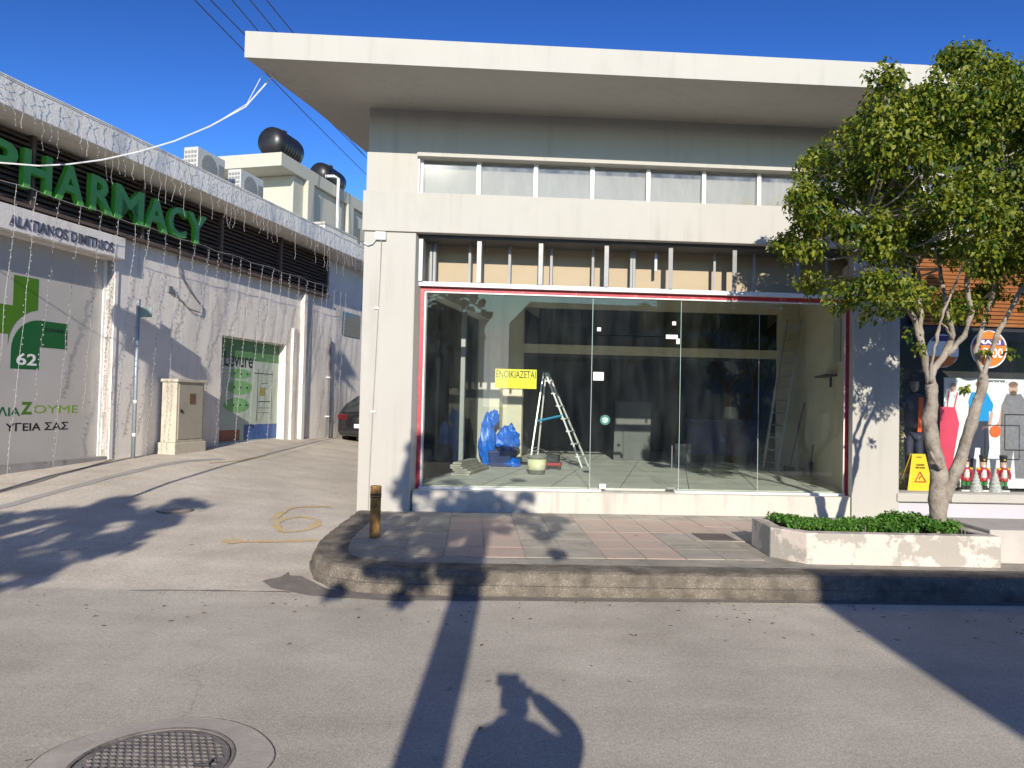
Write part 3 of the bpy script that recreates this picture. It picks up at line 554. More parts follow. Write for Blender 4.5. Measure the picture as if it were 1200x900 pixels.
# extension ladder against the right wall
el = thing('extension_ladder', 'long aluminium extension ladder leaning against the right interior wall', 'ladder', SH(5.45, 4.2, .53))
dull = mat('dull_aluminium', (.33, .34, .32), .5, .1, 8, metal=.3)
a0, a1, b0, b1 = Vector((5.32, 4.35, .532)), Vector((5.76, 4.38, 3.50)), Vector((5.52, 3.75, .532)), Vector((5.99, 3.95, 3.50))
for (a, b) in ((a0, a1), (b0, b1)): SB().tube([tuple(a), tuple(b)], .032, 4).make('rail', dull, el)
for i in range(12):
    t = (i+.6)/12.3; p, q = a0.lerp(a1, t), b0.lerp(b1, t); SB().tube([tuple(p), tuple(q)], .016, 6).make('rung', dull, el)
br = thing('broom', 'long-handled broom leaning on the right interior wall', 'broom', SH(5.95, 3.7, .53))
SB().tube([(5.78, 3.9, .60), (6.03, 3.75, 1.85)], .013, 6).make('handle', mat('broom_wood', (.12, .08, .05), .7), br); SB().box(5.66, 5.88, 3.84, 3.97, .532, .62).make('brush', black_m, br, bevel=.015)
sp = thing('shovel', 'short dark shovel standing in the right front corner of the empty shop', 'shovel', SH(5.95, 2.9, .53))
SB().tube([(6.0, 2.86, .74), (6.03, 2.8, 1.10)], .013, 6).make('handle', black_m, sp); SB().hexa([(5.86, 2.9, .532), (6.04, 2.9, .532), (6.04, 2.93, .532), (5.86, 2.93, .532)], [(5.92, 2.85, .78), (6.035, 2.85, .78), (6.035, 2.87, .78), (5.92, 2.87, .78)]).make('blade', grey_al, sp)
tag(SB().box(6.036, 6.05, .75, 1.25, 2.45, 3.1).make('wall_panel', mat('pale_panel', (.42, .44, .42), .6)), 'pale rectangular panel fixed high on the right interior wall', 'panel')
shf = thing('wall_shelf', 'thin dark shelf bracket on the right interior wall', 'shelf', SH(6.0, 1.6, 2.25))
SB().box(5.86, 6.05, 1.0, 1.9, 2.24, 2.265).make('board', bpy.data.materials['broom_wood'], shf); SB().box(6.02, 6.05, 1.4, 1.43, 2.08, 2.24).make('bracket', black_m, shf)
# dim things in the back room
bb = thing('white_basin', 'pale upturned basin on a dark table in the back room', 'basin', SH(4.6, 6.0, 1.5)); MB().lathe(SH(4.75, 5.6, 1.46), [(.14, 0), (.17, .02), (.13, .26), (.10, .28), (.0, .28)], 20).make('basin', mat('basin_white', (.6, .58, .5), .5), bb, smooth=True)
tbk = thing('work_table', 'dark blue work table in the back room', 'table', SH(4.4, 5.6, .53)); SB().box(3.75, 5.35, 5.3, 6.1, 1.40, 1.455).make('table_top', blue_crate, tbk)
for u in (3.8, 5.25):
    for s in (5.35, 6.0): SB().box(u, u+.05, s, s+.05, .532, 1.40).make('leg', blue_crate, tbk)
SB().box(3.86, 5.24, 5.6, 5.65, .7, 1.38).make('back_panel', blue_crate, tbk)
tag(MB().lathe(SH(3.72, 5.0, .532), [(.15, 0), (.17, .4), (.18, .41), (.17, .43), (.02, .43)], 20).make('white_pail', mat('pail_dull', (.35, .34, .31), .6, .2, 8), smooth=True), 'dull white pail on the back room floor left of the work table', 'bucket')
lb = thing('leaning_boards', 'grey board leaning in the middle of the back room', 'boards', SH(2.6, 6.2, .53)); SB().hexa([(2.2, 5.9, .532), (3.0, 5.9, .532), (3.0, 5.93, .532), (2.2, 5.93, .532)], [(2.2, 6.2, 1.8), (3.0, 6.2, 1.8), (3.0, 6.23, 1.8), (2.2, 6.23, 1.8)]).make('board', mat('grey_panel', (.10, .10, .10), .6), lb)

# ------------------------------------------------------------------ display of the neighbouring shop
ps = thing('window_poster', 'white poster of workwear models with www. heading behind the neighbouring window', 'poster', SH(8.4, .9, .6))
SB().box(7.62, 10.6, .66, .68, .60, 2.24).make('sheet', mat('poster_white', (.70, .76, .76), .6, .03, 3), ps)
def fig(name, parts):
    mats = []; mb = SB()
    for m, pts in parts:
        if m not in mats: mats.append(m)
        mb.prism(pts, .654, .6595, mats.index(m))
    return mb.make(name, mats, ps)
def ell(cx, cz, rx, rz, n=16): return [(cx+rx*math.cos(2*math.pi*i/n), cz+rz*math.sin(2*math.pi*i/n)) for i in range(n)]
skin_p = mat('printed_skin', (.55, .36, .27), .6); tee = mat('printed_blue_tee', (.0, .27, .62), .6); navy = mat('printed_navy', (.03, .035, .06), .6); gry = mat('printed_grey', (.20, .20, .21), .6, .2, 20); pinkp = mat('printed_pink_red', (.62, .05, .10), .6); hairp = mat('printed_hair', (.22, .13, .07), .6, .3, 20)
x = 8.19
fig('printed_figure', [(navy, [(x-.17, 1.60), (x+.12, 1.60), (x+.14, 1.2), (x+.07, .75), (x+.0, .75), (x+.0, 1.2), (x-.08, 1.2), (x-.14, .75), (x-.23, .75)]), (tee, [(x-.14, 2.03), (x+.10, 2.03), (x+.20, 1.85), (x+.18, 1.74), (x+.13, 1.76), (x+.13, 1.59), (x-.18, 1.59), (x-.19, 1.9)]), (skin_p, ell(x-.01, 2.10, .055, .075)), (hairp, ell(x-.01, 2.155, .07, .05)), (skin_p, [(x+.15, 1.74), (x+.20, 1.74), (x+.16, 1.52), (x+.02, 1.47), (x+.03, 1.53), (x+.12, 1.57)])])
x = 8.70
fig('printed_figure', [(gry, [(x-.20, 1.45), (x+.20, 1.45), (x+.18, .75), (x+.04, .75), (x+.01, 1.2), (x-.06, .75), (x-.2, .75)]), (gry, [(x-.10, 2.02), (x+.12, 2.02), (x+.24, 1.85), (x+.22, 1.45), (x-.20, 1.45), (x-.18, 1.85)]), (skin_p, [(x-.18, 1.86), (x-.22, 1.6), (x-.36, 1.45), (x-.30, 1.40), (x-.16, 1.55)]), (skin_p, ell(x, 2.09, .07, .09)), (hairp, ell(x, 2.16, .075, .045)), (hairp, ell(x, 2.03, .055, .04))])
x = 7.74
fig('printed_figure', [(pinkp, [(x-.18, 1.80), (x+.05, 1.80), (x+.12, 1.55), (x+.06, 1.2), (x-.02, .72), (x-.18, .72)]), (pinkp, [(x-.08, 1.80), (x-.06, 1.80), (x-.03, 2.05), (x-.05, 2.05)]), (pinkp, [(x+.03, 1.80), (x+.05, 1.80), (x+.10, 2.02), (x+.08, 2.02)]), (skin_p, ell(x+.02, 2.10, .05, .07)), (white_ink, ell(x+.17, 1.78, .10, .20))])
MB(SH).prism(ell(8.42, 1.45, .09, .09), .648, .653).make('printed_ball', mat('printed_orange', (.75, .14, .02), .5), ps)
text_fit(SB(), 'www.', 8.30, 8.60, 2.185, 2.225, .6599, .002, .02).make('lettering', black_ink, ps)
rs = thing('round_window_sticker', 'round orange sticker with white ring seen between the right branches of the tree', 'sticker', SH(8.11, .18, 2.4))
def disc(name, u, z, r, s, m, par): return SB().prism(ell(u, z, r, r, 32), s, s+.003, plane='ac').make(name, m, par)
org = mat('sticker_orange', (.70, .17, .02), .5, .08, 4)
disc('ring', 8.11, 2.645, .275, .190, white_ink, rs); disc('face', 8.11, 2.645, .255, .186, org, rs)
SB().prism([(7.90, 2.79), (8.32, 2.79), (8.35, 2.70), (7.87, 2.70)], .182, .185).make('name_band', mat('sticker_navy', (.06, .05, .16), .5), rs)
text_fit(SB(), '7:5-00', 7.90, 8.32, 2.52, 2.66, .1855, .002, .02).make('lettering', white_ink, rs)
text_fit(SB(), 'MAZI', 7.93, 8.28, 2.715, 2.775, .1815, .002, .03).make('lettering', white_ink, rs)
r2 = thing('round_window_sticker', 'round white and orange sticker half hidden behind the left limbs of the tree', 'sticker', SH(7.45, .18, 2.3))
disc('ring', 7.42, 2.60, .24, .190, white_ink, r2); SB().prism([(7.2, 2.52), (7.64, 2.52), (7.56, 2.40), (7.42, 2.365), (7.28, 2.40)], .186, .189).make('face', org, r2); SB().prism([(7.24, 2.74), (7.60, 2.74), (7.52, 2.82), (7.32, 2.82)], .186, .189).make('name_band', bpy.data.materials['sticker_navy'], r2)
pc = thing('window_price_frame', 'thin black outlined panel on the neighbouring window over the bearded model', 'panel', SH(8.7, .18, 1.3))
fr_ = SB(); 
for (a, b, c, d) in ((8.35, 8.9, 1.70, 1.715), (8.35, 8.9, 1.19, 1.205), (8.35, 8.362, 1.205, 1.70), (8.888, 8.9, 1.205, 1.70)): fr_.box(a, b, .190, .196, c, d)
fr_.make('outline', black_ink, pc)
# wet floor sign
wf_ = thing('wet_floor_sign', 'yellow A-frame caution wet floor sign inside the neighbouring window', 'sign', SH(7.17, .45, .56))
SB().hexa([(6.97, .36, .565), (7.37, .36, .565), (7.37, .38, .565), (6.97, .38, .565)], [(7.07, .46, 1.10), (7.27, .46, 1.10), (7.27, .48, 1.10), (7.07, .48, 1.10)]).make('front_board', yellow_m, wf_, bevel=.006)
SB().hexa([(6.93, .66, .565), (7.33, .66, .565), (7.33, .68, .565), (6.93, .68, .565)], [(7.05, .485, 1.10), (7.25, .485, 1.10), (7.25, .50, 1.10), (7.05, .50, 1.10)]).make('rear_board', mat('yellow_dim', (.62, .42, .01), .5), wf_, bevel=.006)
tri = SB()
for (p, q) in (((7.09, .70), (7.25, .70)), ((7.25, .70), (7.17, .84)), ((7.17, .84), (7.09, .70))):
    yy = lambda z: .355+(z-.565)*.187
    tri.tube([(p[0], yy(p[1])-.004, p[1]), (q[0], yy(q[1])-.004, q[1])], .008, 4)
tri.tube([(7.15, yy(.74)-.006, .74), (7.18, yy(.78)-.006, .78)], .010, 4)
tri.make('warning_triangle', mat('warn_red', (.5, .05, .02), .5), wf_)
text_fit(SB(), 'CAUTION', 7.12, 7.24, .93, .955, .424, .004, .02).make('lettering', black_ink, wf_)
text_fit(SB(), 'WET FLOOR', 7.11, 7.25, .89, .915, .416, .004, .02).make('lettering', black_ink, wf_)
SB().box(7.13, 7.21, .45, .462, 1.02, 1.06).make('grip_slot', black_m, wf_)
# nutcrackers and little cone trees
nred = mat('nut_red', (.45, .02, .03), .35); ngrn = mat('nut_green', (.03, .22, .05), .4); ncrm = mat('nut_face', (.6, .42, .32), .5); nwht = mat('nut_beard', (.7, .7, .68), .7)
def nutcracker(u, label):
    s = .42; t = thing('nutcracker_figure', label, 'figurine', SH(u, s, .575), group='nutcracker soldiers in the neighbouring window'); z = .575
    SB().box(u-.08, u+.08, s-.05, s+.05, z, z+.02).make('base', nwht, t)
    for d in (-.033, .033):
        lg = MB().lathe(SH(u+d, s, z+.02), [(.026, 0), (.028, .06), (.024, .062), (.027, .14)], 10, 0); lg.make('leg', [black_m if d > 9 else ngrn], t)
        MB().lathe(SH(u+d, s, z+.02), [(.034, 0), (.034, .055), (.03, .06)], 10).make('boot', black_m, t)
        MB().tube([SH(u+d*2.2, s, z+.315), SH(u+d*3.0, s-.01, z+.25), SH(u+d*2.7, s-.02, z+.18)], [.022, .02, .016], 8, raw=True).make('arm', nred, t)
        MB().lathe(SH(u+d*2.1, s, z+.315), [(.01, 0), (.034, .005), (.034, .02), (.01, .03)], 10).make('epaulette', yellow_m, t)
    MB().lathe(SH(u, s, z+.15), [(.06, 0), (.065, .02), (.05, .07), (.062, .15), (.06, .185), (.03, .20)], 16).make('coat', nred, t)
    MB().lathe(SH(u, s-.03, z+.20), [(.036, 0), (.04, .06), (.034, .12), (.02, .13)], 10).make('shirt_front', nwht, t)
    MB().lathe(SH(u, s, z+.345), [(.03, 0), (.04, .02), (.042, .07), (.038, .09)], 14).make('head', ncrm, t)
    MB().lathe(SH(u, s-.028, z+.335), [(.008, 0), (.024, .02), (.026, .04), (.01, .055)], 10).make('beard', nwht, t)
    MB().lathe(SH(u, s, z+.43), [(.045, 0), (.044, .012), (.042, .014), (.052, .08), (.05, .10), (.01, .105)], 14).make('hat', black_m, t)
    MB().lathe(SH(u, s-.045, z+.455), [(.012, 0), (.012, .02)], 8).make('hat_badge', yellow_m, t)
nutcracker(7.87, 'red nutcracker soldier nearest the tree trunk in the neighbouring window')
nutcracker(8.13, 'red nutcracker soldier between the two silver cone trees')
nutcracker(8.44, 'red nutcracker soldier right of both silver cone trees')
for u, s, hgt, lab in ((8.0, .36, .30, 'small silver cone tree between the left and middle nutcrackers'), (8.29, .36, .33, 'small silver cone tree between the middle and right nutcrackers')):
    c = MB(); pr = []
    for i in range(13):
        t = i/12; pr.append((.085*(1-t)+.004+(.008 if i % 2 else 0), hgt*t))
    c.lathe(SH(u, s, .575), pr, 18); tag(c.make('cone_tree', mat('silver_tinsel', (.45, .48, .47), .5, .4, 40) if 'silver_tinsel' not in bpy.data.materials else bpy.data.materials['silver_tinsel']), lab, 'decoration', group='silver cone trees')
# dark plant bits at the left edge of the display
def leaves(mb, centers, n, size, sh=1.0, droop=.2, mi=0, rnd=random):
    for _ in range(n):
        c, r = centers[rnd.randrange(len(centers))] if isinstance(centers, list) else centers
        d = Vector((rnd.gauss(0, 1), rnd.gauss(0, 1), rnd.gauss(0, 1))).normalized()
        k = rnd.random()**(1/2.2) * (1 if rnd.random() > .06 else 1.25)
        p = Vector(c)+Vector((d.x*r[0], d.y*r[1], d.z*r[2]))*k
        nrm = (d*.6+Vector((rnd.gauss(0, .6), rnd.gauss(0, .6)-.25, rnd.gauss(0, .5)+.4))).normalized()
        a = nrm.cross(Vector((rnd.gauss(0, 1), rnd.gauss(0, 1), rnd.gauss(0, .6)))).normalized(); b = nrm.cross(a)
        L_ = size*rnd.uniform(.7, 1.3); W_ = L_*.27*sh
        tip = p+a*L_-Vector((0, 0, droop*L_)); mid = p+a*L_*.5+nrm*L_*.05
        k0 = len(mb.v); mb.v += [tuple(p), tuple(mid+b*W_), tuple(tip), tuple(mid-b*W_)]
        mb.f.append((k0, k0+1, k0+2, k0+3)); mb.mi.append(mi)
gl = MB(); leaves(gl, [(SH(6.87, .5, z), (.06, .08, .2)) for z in (.8, 1.1, 1.4, 1.7, 2.0, 2.25)], 500, .05)
tag(gl.make('leafy_garland', leafm), 'leafy green garland hanging at the left edge of the neighbouring window', 'garland')

# ------------------------------------------------------------------ body builder (mannequin and photographer)
def skinned(name, verts, edges, m, parent, root=0, sub=1):
    """verts: {key: (pos, rx, ry)}"""
    keys = list(verts); idx = {k: i for i, k in enumerate(keys)}; org = ROOT[parent.name]
    bm = bmesh.new(); lay = bm.verts.layers.skin.verify(); vs = []
    for k in keys:
        p, rx, ry = verts[k]; v = bm.verts.new(Vector(p)-org); v[lay].radius = (rx, ry); v[lay].use_root = (idx[k] == root); vs.append(v)
    for a, b in edges: bm.edges.new((vs[idx[a]], vs[idx[b]]))
    me = bpy.data.meshes.new(name); bm.to_mesh(me); bm.free(); me.materials.append(m)
    o = bpy.data.objects.new(name, me); col.objects.link(o); o.parent = parent; ROOT[o.name] = org
    s = o.modifiers.new('skin', 'SKIN'); s.use_smooth_shade = True; s.use_x_symmetry = False
    sb = o.modifiers.new('sub', 'SUBSURF'); sb.levels = sub; sb.render_levels = sub
    return o
mq = thing('shop_mannequin', 'mannequin in a dark work jacket with orange lining in the neighbouring window', 'mannequin', SH(7.16, .62, .56))
m0 = Vector(SH(7.14, .62, 0)); X = FU; Y = FN
def mp(x, y, z): return m0+X*x+Y*y+Vector((0, 0, z))
B_ = {'pel': (mp(0, 0, 1.42), .11, .09), 'hl': (mp(-.07, 0, 1.36), .075, .075), 'hr': (mp(.07, 0, 1.36), .075, .075), 'kl': (mp(-.08, -.02, 1.0), .052, .055), 'kr': (mp(.08, -.02, 1.0), .052, .055), 'al': (mp(-.085, 0, .63), .035, .04), 'ar': (mp(.085, 0, .63), .035, .04), 'tl': (mp(-.09, -.10, .59), .03, .025), 'tr': (mp(.09, -.10, .59), .03, .025)}
skinned('trousers', B_, [('pel', 'hl'), ('pel', 'hr'), ('hl', 'kl'), ('hr', 'kr'), ('kl', 'al'), ('kr', 'ar'), ('al', 'tl'), ('ar', 'tr')], navy, mq)
J_ = {'w': (mp(0, 0, 1.45), .15, .11), 'c': (mp(0, 0, 1.72), .16, .115), 's': (mp(0, 0, 1.92), .13, .09), 'n': (mp(0, 0, 2.0), .07, .07), 'sl': (mp(-.17, 0, 1.90), .07, .07), 'sr': (mp(.17, 0, 1.90), .07, .07), 'el': (mp(-.22, 0, 1.64), .055, .055), 'er': (mp(.22, 0, 1.64), .055, .055), 'wl': (mp(-.22, -.06, 1.42), .045, .045), 'wr': (mp(.22, -.06, 1.42), .045, .045)}
skinned('jacket', J_, [('w', 'c'), ('c', 's'), ('s', 'n'), ('s', 'sl'), ('s', 'sr'), ('sl', 'el'), ('sr', 'er'), ('el', 'wl'), ('er', 'wr')], mat('jacket_charcoal', (.055, .055, .075), .8, .2, 8), mq)
MB().hexa([mp(-.01, -.115, 1.42), mp(.05, -.115, 1.42), mp(.05, -.09, 1.42), mp(-.01, -.09, 1.42)], [mp(.0, -.13, 1.93), mp(.075, -.12, 1.93), mp(.075, -.09, 1.93), mp(.0, -.09, 1.93)]).make('orange_lining', mat('lining_orange', (.65, .10, .01), .7), mq)
H_ = {'n': (mp(0, 0, 2.0), .045, .045), 'j': (mp(0, -.02, 2.08), .055, .06), 'h': (mp(0, 0, 2.15), .075, .085), 't': (mp(0, .01, 2.21), .05, .06)}
skinned('head', H_, [('n', 'j'), ('j', 'h'), ('h', 't')], mat('mannequin_skin', (.45, .36, .28), .5), mq)
MB().lathe(mp(0, 0, 2.17), [(.10, 0), (.09, .03), (.06, .08), (.01, .09)], 14).make('cap', navy, mq)
for sx, s in ((-1, 'l'), (1, 'r')): skinned('hand', {'a': (mp(.22*sx, -.06, 1.42), .025, .02), 'b': (mp(.22*sx, -.07, 1.34), .035, .018), 'f1': (mp(.24*sx, -.09, 1.27), .009, .009), 'f2': (mp(.225*sx, -.09, 1.255), .009, .009), 'f3': (mp(.21*sx, -.085, 1.26), .009, .009), 'f4': (mp(.195*sx, -.08, 1.275), .008, .008), 'th': (mp(.18*sx, -.10, 1.33), .009, .009)}, [('a', 'b'), ('b', 'f1'), ('b', 'f2'), ('b', 'f3'), ('b', 'f4'), ('a', 'th')], bpy.data.materials['mannequin_skin'], mq)

# ------------------------------------------------------------------ bollard
bo = thing('rusty_bollard', 'short rusty brown steel bollard on the pavement corner', 'bollard', (-1.455, 7.93, .22))
MB().lathe((-1.455, 7.93, .215), [(.058, 0), (.058, .44), (.060, .445), (.060, .55), (.055, .558), (.02, .56)], 20).make('post', rust_m, bo, smooth=False)
MB().lathe((-1.455, 7.93, .215), [(.0615, .455), (.0615, .475)], 20).make('upper_band', mat('dark_rust', (.08, .05, .03), .9), bo)
MB().lathe((-1.455, 7.93, .215), [(.0615, .43), (.0615, .44)], 20).make('lower_band', bpy.data.materials['dark_rust'], bo)

# ------------------------------------------------------------------ planter, hedge, tree
def ring_wall(name, outer, inner, z0, z1, m, par):
    mb = MB(); n = len(outer); vs = [(x, y, z0) for x, y in outer]+[(x, y, z1) for x, y in outer]+[(x, y, z1) for x, y in inner]+[(x, y, z0) for x, y in inner]
    fs = []
    for i in range(n):
        j = (i+1) % n; fs += [(i, j, n+j, n+i), (n+i, n+j, 2*n+j, 2*n+i), (2*n+i, 2*n+j, 3*n+j, 3*n+i)]
    return mb.add(vs, fs).make(name, m, par, bevel=.012)
pl = thing('street_planter', 'long raised planter with peeling pale paint holding hedge and tree', 'planter', (3.7, 7.5, .2))
o_ = [(2.665, 8.0), (2.64, 7.36), (2.885, 7.05), (4.79, 7.085), (4.80, 8.05)]; i_ = [(2.80, 7.9), (2.77, 7.42), (2.96, 7.19), (4.66, 7.21), (4.67, 7.93)]
ring_wall('planter_wall', o_, i_, .215, .515, planter_m, pl)
MB().prism(i_, .215, .47, plane='ab').make('soil', soil, pl)
lw = thing('low_wall', 'plain pale low wall continuing right of the planter', 'wall', (6, 7.6, .2))
MB().box(4.81, 9.5, 7.28, 8.1, .215, .55).make('wall_body', mat('pale_low_wall', (.48, .45, .41), .9, .1, 2, stain=(.36, .34, .31), sscale=3, samt=.4, bump=.3), lw, bevel=.012)
hg = MB(); cs = []
rr = random.Random(3)
for i in range(230):
    x_ = rr.uniform(2.84, 4.62); y_ = rr.uniform(7.26, 7.88); zz = .535+.02*math.sin(x_*5)+(.035 if 4.1 < x_ < 4.7 else 0)
    cs.append(((x_, y_, zz), (.07, .07, .035+(.02 if x_ > 4 else 0))))
leaves(hg, cs, 11000, .034, 1.4, .1, rnd=rr)
hg_ = hg.make('hedge', hedge_m); tag(hg_, 'dense low bright green hedge filling the planter', 'hedge', kind=None)
st_ = MB()
for i in range(60):
    x_ = rr.uniform(2.84, 4.62); y_ = rr.uniform(7.26, 7.88); st_.tube([(x_, y_, .46), (x_+rr.uniform(-.03, .03), y_, .55)], .004, 4, raw=True)
ROOT[hg_.name] = ROOT[hg_.name]; st_.make('stems', bark, hg_)

tr = thing('street_tree', 'leafy broad-crowned street tree with forked pale trunk growing from the planter', 'tree', (4.37, 7.45, .47))
TY = 7.45
def T(x, z, y=0): s_ = TY/7.35; return (x*s_, TY+y, 1.7+(z-1.7)*s_)
limbs = [([T(4.33, .45), T(4.335, .75), T(4.33, 1.1), T(4.28, 1.35), T(4.24, 1.6), T(4.26, 1.9), T(4.25, 2.0)], [.135, .118, .11, .105, .095, .088, .08]),
 ([T(4.40, .82), T(4.44, 1.0, -.02), T(4.52, 1.2, -.03), T(4.62, 1.57, -.05), T(4.70, 1.85, -.05), T(4.76, 2.1, -.05)], [.07, .085, .078, .075, .07, .06]),
 ([T(4.25, 1.95), T(4.16, 2.2, -.05), T(4.08, 2.45, -.1), T(3.98, 2.70, -.12), T(3.87, 2.92, -.15), T(3.7, 3.25, -.2), T(3.45, 3.6, -.25)], [.07, .062, .058, .05, .042, .032, .02]),
 ([T(4.26, 1.95), T(4.30, 2.15, .05), T(4.45, 2.32, .08), T(4.52, 2.5, .1), T(4.47, 2.8, .12), T(4.42, 3.2, .15), T(4.3, 3.9, .2)], [.06, .056, .052, .046, .04, .03, .018]),
 ([T(4.08, 2.42, -.1), T(4.12, 2.65, -.05), T(4.10, 2.95, .0), T(4.15, 3.3, .05)], [.045, .042, .036, .025]),
 ([T(4.45, 2.30, .08), T(4.62, 2.5, .05), T(4.66, 2.75, .02), T(4.60, 3.05, 0), T(4.7, 3.6, -.05), T(4.75, 4.3, -.1)], [.055, .05, .046, .04, .03, .018]),
 ([T(4.74, 2.05, -.05), T(4.80, 2.3, -.08), T(4.88, 2.55, -.1), T(5.02, 2.85, -.12), T(5.15, 3.1, -.15), T(5.5, 3.7, -.2)], [.055, .05, .046, .04, .034, .022]),
 ([T(4.75, 2.08, -.05), T(4.70, 2.35, .02), T(4.86, 2.70, .1), T(4.98, 3.0, .15), T(5.1, 3.6, .2)], [.045, .042, .04, .034, .02]),
 ([T(3.98, 2.70, -.12), T(3.80, 2.80, -.25), T(3.55, 2.95, -.35), T(3.25, 3.2, -.4)], [.034, .028, .022, .014]),
 ([T(4.30, 1.15, -.1), T(4.22, 1.22, -.13), T(4.19, 1.32, -.12)], [.05, .045, .02]),
 ([T(4.50, 2.46, .08), T(4.40, 2.55, -.02), T(4.30, 2.62, -.08)], [.03, .02, .01]),
 ([T(4.22, 2.0, -.04), T(4.20, 2.3, -.12), T(4.25, 2.6, -.15), T(4.33, 2.9, -.2)], [.035, .03, .026, .02])]
tk = MB()
for P_, r_ in limbs[:2]: tk.tube(P_, r_, 12, raw=True)
def rough_up(mb, a=.012, f=9):
    mb.v = [tuple(Vector(v)+Vector((noise.noise(Vector(v)*f), noise.noise(Vector(v)*f+Vector((9, 0, 0))), 0))*a) for v in mb.v]
def densify(P_, r_, k=4):
    P2, r2 = [], []
    for i in range(len(P_)-1):
        for t in range(k): P2.append(tuple(Vector(P_[i]).lerp(Vector(P_[i+1]), t/k))); r2.append(r_[i]+(r_[i+1]-r_[i])*t/k)
    return P2+[P_[-1]], r2+[r_[-1]]
tk = MB()
limbs = [(P_, [q*(.70 if k < 2 else .54) for q in r_]) for k, (P_, r_) in enumerate(limbs)]
for P_, r_ in limbs[:2]:
    a, b = densify(P_, r_, 5); tk.tube(a, b, 14, raw=True)
rough_up(tk, .022, 7); rough_up(tk, .012, 22)
tk.make('trunk', bark, tr, smooth=True)
for P_, r_ in limbs[2:]:
    l_ = MB(); a, b = densify(P_, r_, 5); l_.tube(a, b, 9, raw=True); rough_up(l_, .024, 10); l_.make('limb', bark, tr, smooth=True)
rt = random.Random(11); tw = MB(); clumps = []
def inside(x, z):
    # outline of the crown seen from the street
    L_ = lerp(z, [2.72, 2.9, 3.2, 3.8, 4.3, 4.6, 4.9, 5.2, 5.5], [3.5, 3.0, 2.72, 2.72, 2.88, 3.1, 3.55, 4.0, 4.3])
    R_ = lerp(z, [2.75, 2.95, 3.5, 4.3, 4.8, 5.2, 5.45], [6.2, 6.4, 6.6, 6.5, 6.0, 5.4, 5.0])
    T_ = lerp(x, [2.7, 3.0, 3.5, 3.9, 4.25, 4.55, 4.7, 4.95, 5.2, 5.6, 6.2], [4.3, 4.55, 4.9, 4.85, 5.35, 5.45, 5.1, 5.42, 5.0, 4.8, 4.3])
    return L_ < x < R_ and 2.78 < z < T_
while len(clumps) < 200:
    x_ = rt.uniform(2.6, 6.6); z_ = rt.uniform(2.72, 5.45)
    if not inside(x_, z_): continue
    dx = (x_-4.5)/2.1; dz = (z_-3.95)/1.6; lim = math.sqrt(max(.04, 1-dx*dx*.8-dz*dz*.8))*1.25
    y_ = rt.uniform(-lim, lim)
    if y_ > .5 and rt.random() < .35: y_ = -y_
    r_ = rt.uniform(.13, .28)
    if not (inside(x_-r_*.75, z_) and inside(x_+r_*.75, z_) and inside(x_, z_+r_*.7)): 
        if rt.random() < .75: continue
        r_ *= .55
    if len(clumps) > 30 and 2.7 < z_ < 3.4 and rt.random() < .5: continue
    clumps.append((T(x_, z_, y_), (r_*1.15, r_*1.1, r_*.85)))
for c, r_ in clumps:
    c = Vector(c); base = min(((Vector(p)-c).length, p) for P_, _ in limbs[2:] for p in P_)[1]
    mid = (Vector(base)+c)/2+Vector((0, 0, -.06)); tw.tube([base, tuple(mid), tuple(c)], [.014, .010, .005], 5, raw=True)
tw.make('twigs', bark, tr, kind='stuff')
cr_ = MB(); leaves(cr_, clumps, 72000, .047, 1.35, .35, rnd=rt)
# loose sprays round the outline
spr = []
for c, r_ in clumps:
    for _ in range(3):
        d = Vector((rt.gauss(0, 1), rt.gauss(0, .7), rt.gauss(0, 1))).normalized(); spr.append((tuple(Vector(c)+Vector((d.x*r_[0], d.y*r_[1], d.z*r_[2]))*1.15), (.07, .07, .07)))
leaves(cr_, spr, 17000, .042, 1.2, .3, rnd=rt)
leaves(cr_, [(T(4.06, 2.36, -.12), (.07, .06, .12)), (T(3.95, 2.5, -.12), (.05, .05, .08)), (T(4.95, 2.32, -.14), (.07, .05, .05)), (T(4.72, 2.33, -.1), (.06, .05, .04)), (T(4.6, 1.95, 0), (.04, .04, .03))], 170, .05, 1.2, .3, rnd=rt)
cr_.make('crown', leafm, tr)

# ------------------------------------------------------------------ pharmacy
ph = thing('pharmacy_building', 'white single-storey pharmacy along the alley with deep eaves and brown louvre band', 'building', Q0)
PB = lambda: MB(PH)
wl = PB()
def wall_cut(mb, q0, q1, z0, z1, cuts, n0, n1):
    """wall with rectangular openings: cuts = [(qa, qb, za, zb)]"""
    xs_ = sorted({q0, q1, *[c[0] for c in cuts], *[c[1] for c in cuts]})
    for a, b in zip(xs_, xs_[1:]):
        zs = [(z0, z1)]
        for ca, cb2, za, zb in cuts:
            if ca <= a+1e-6 and cb2 >= b-1e-6:
                nz_ = []
                for s0, s1 in zs:
                    if za > s0: nz_.append((s0, min(za, s1)))
                    if zb < s1: nz_.append((max(zb, s0), s1))
                zs = nz_
        for s0, s1 in zs:
            if s1 > s0: mb.box(a, b, n0, n1, s0, s1)
wall_cut(wl, -9, 14, -.3, 5.68, [(-7.5, -.075, .45, 4.10), (3.0, 5.56, .66, 3.06)], -.35, 0)
wl.make('front_wall', offwhite, ph)
MB(PH).box(-9, 14, -9, -.355, -.3, 5.9).make('building_mass', offwhite, ph)
MB(PH).box(-9.2, 15, -.30, .8, 5.672, 6.10).make('eaves', offwhite, ph, bevel=.01)
MB(PH).box(-9.2, 15, -9.2, -.305, 5.902, 6.05).make('roof', roof_m, ph)
PB().box(-7.5, -.02, .002, .16, 4.12, 4.50).make('lintel_band', offwhite, ph, bevel=.008)
PB().box(-.075, .0, -.16, .02, .5, 4.118).make('window_jamb', offwhite, ph)
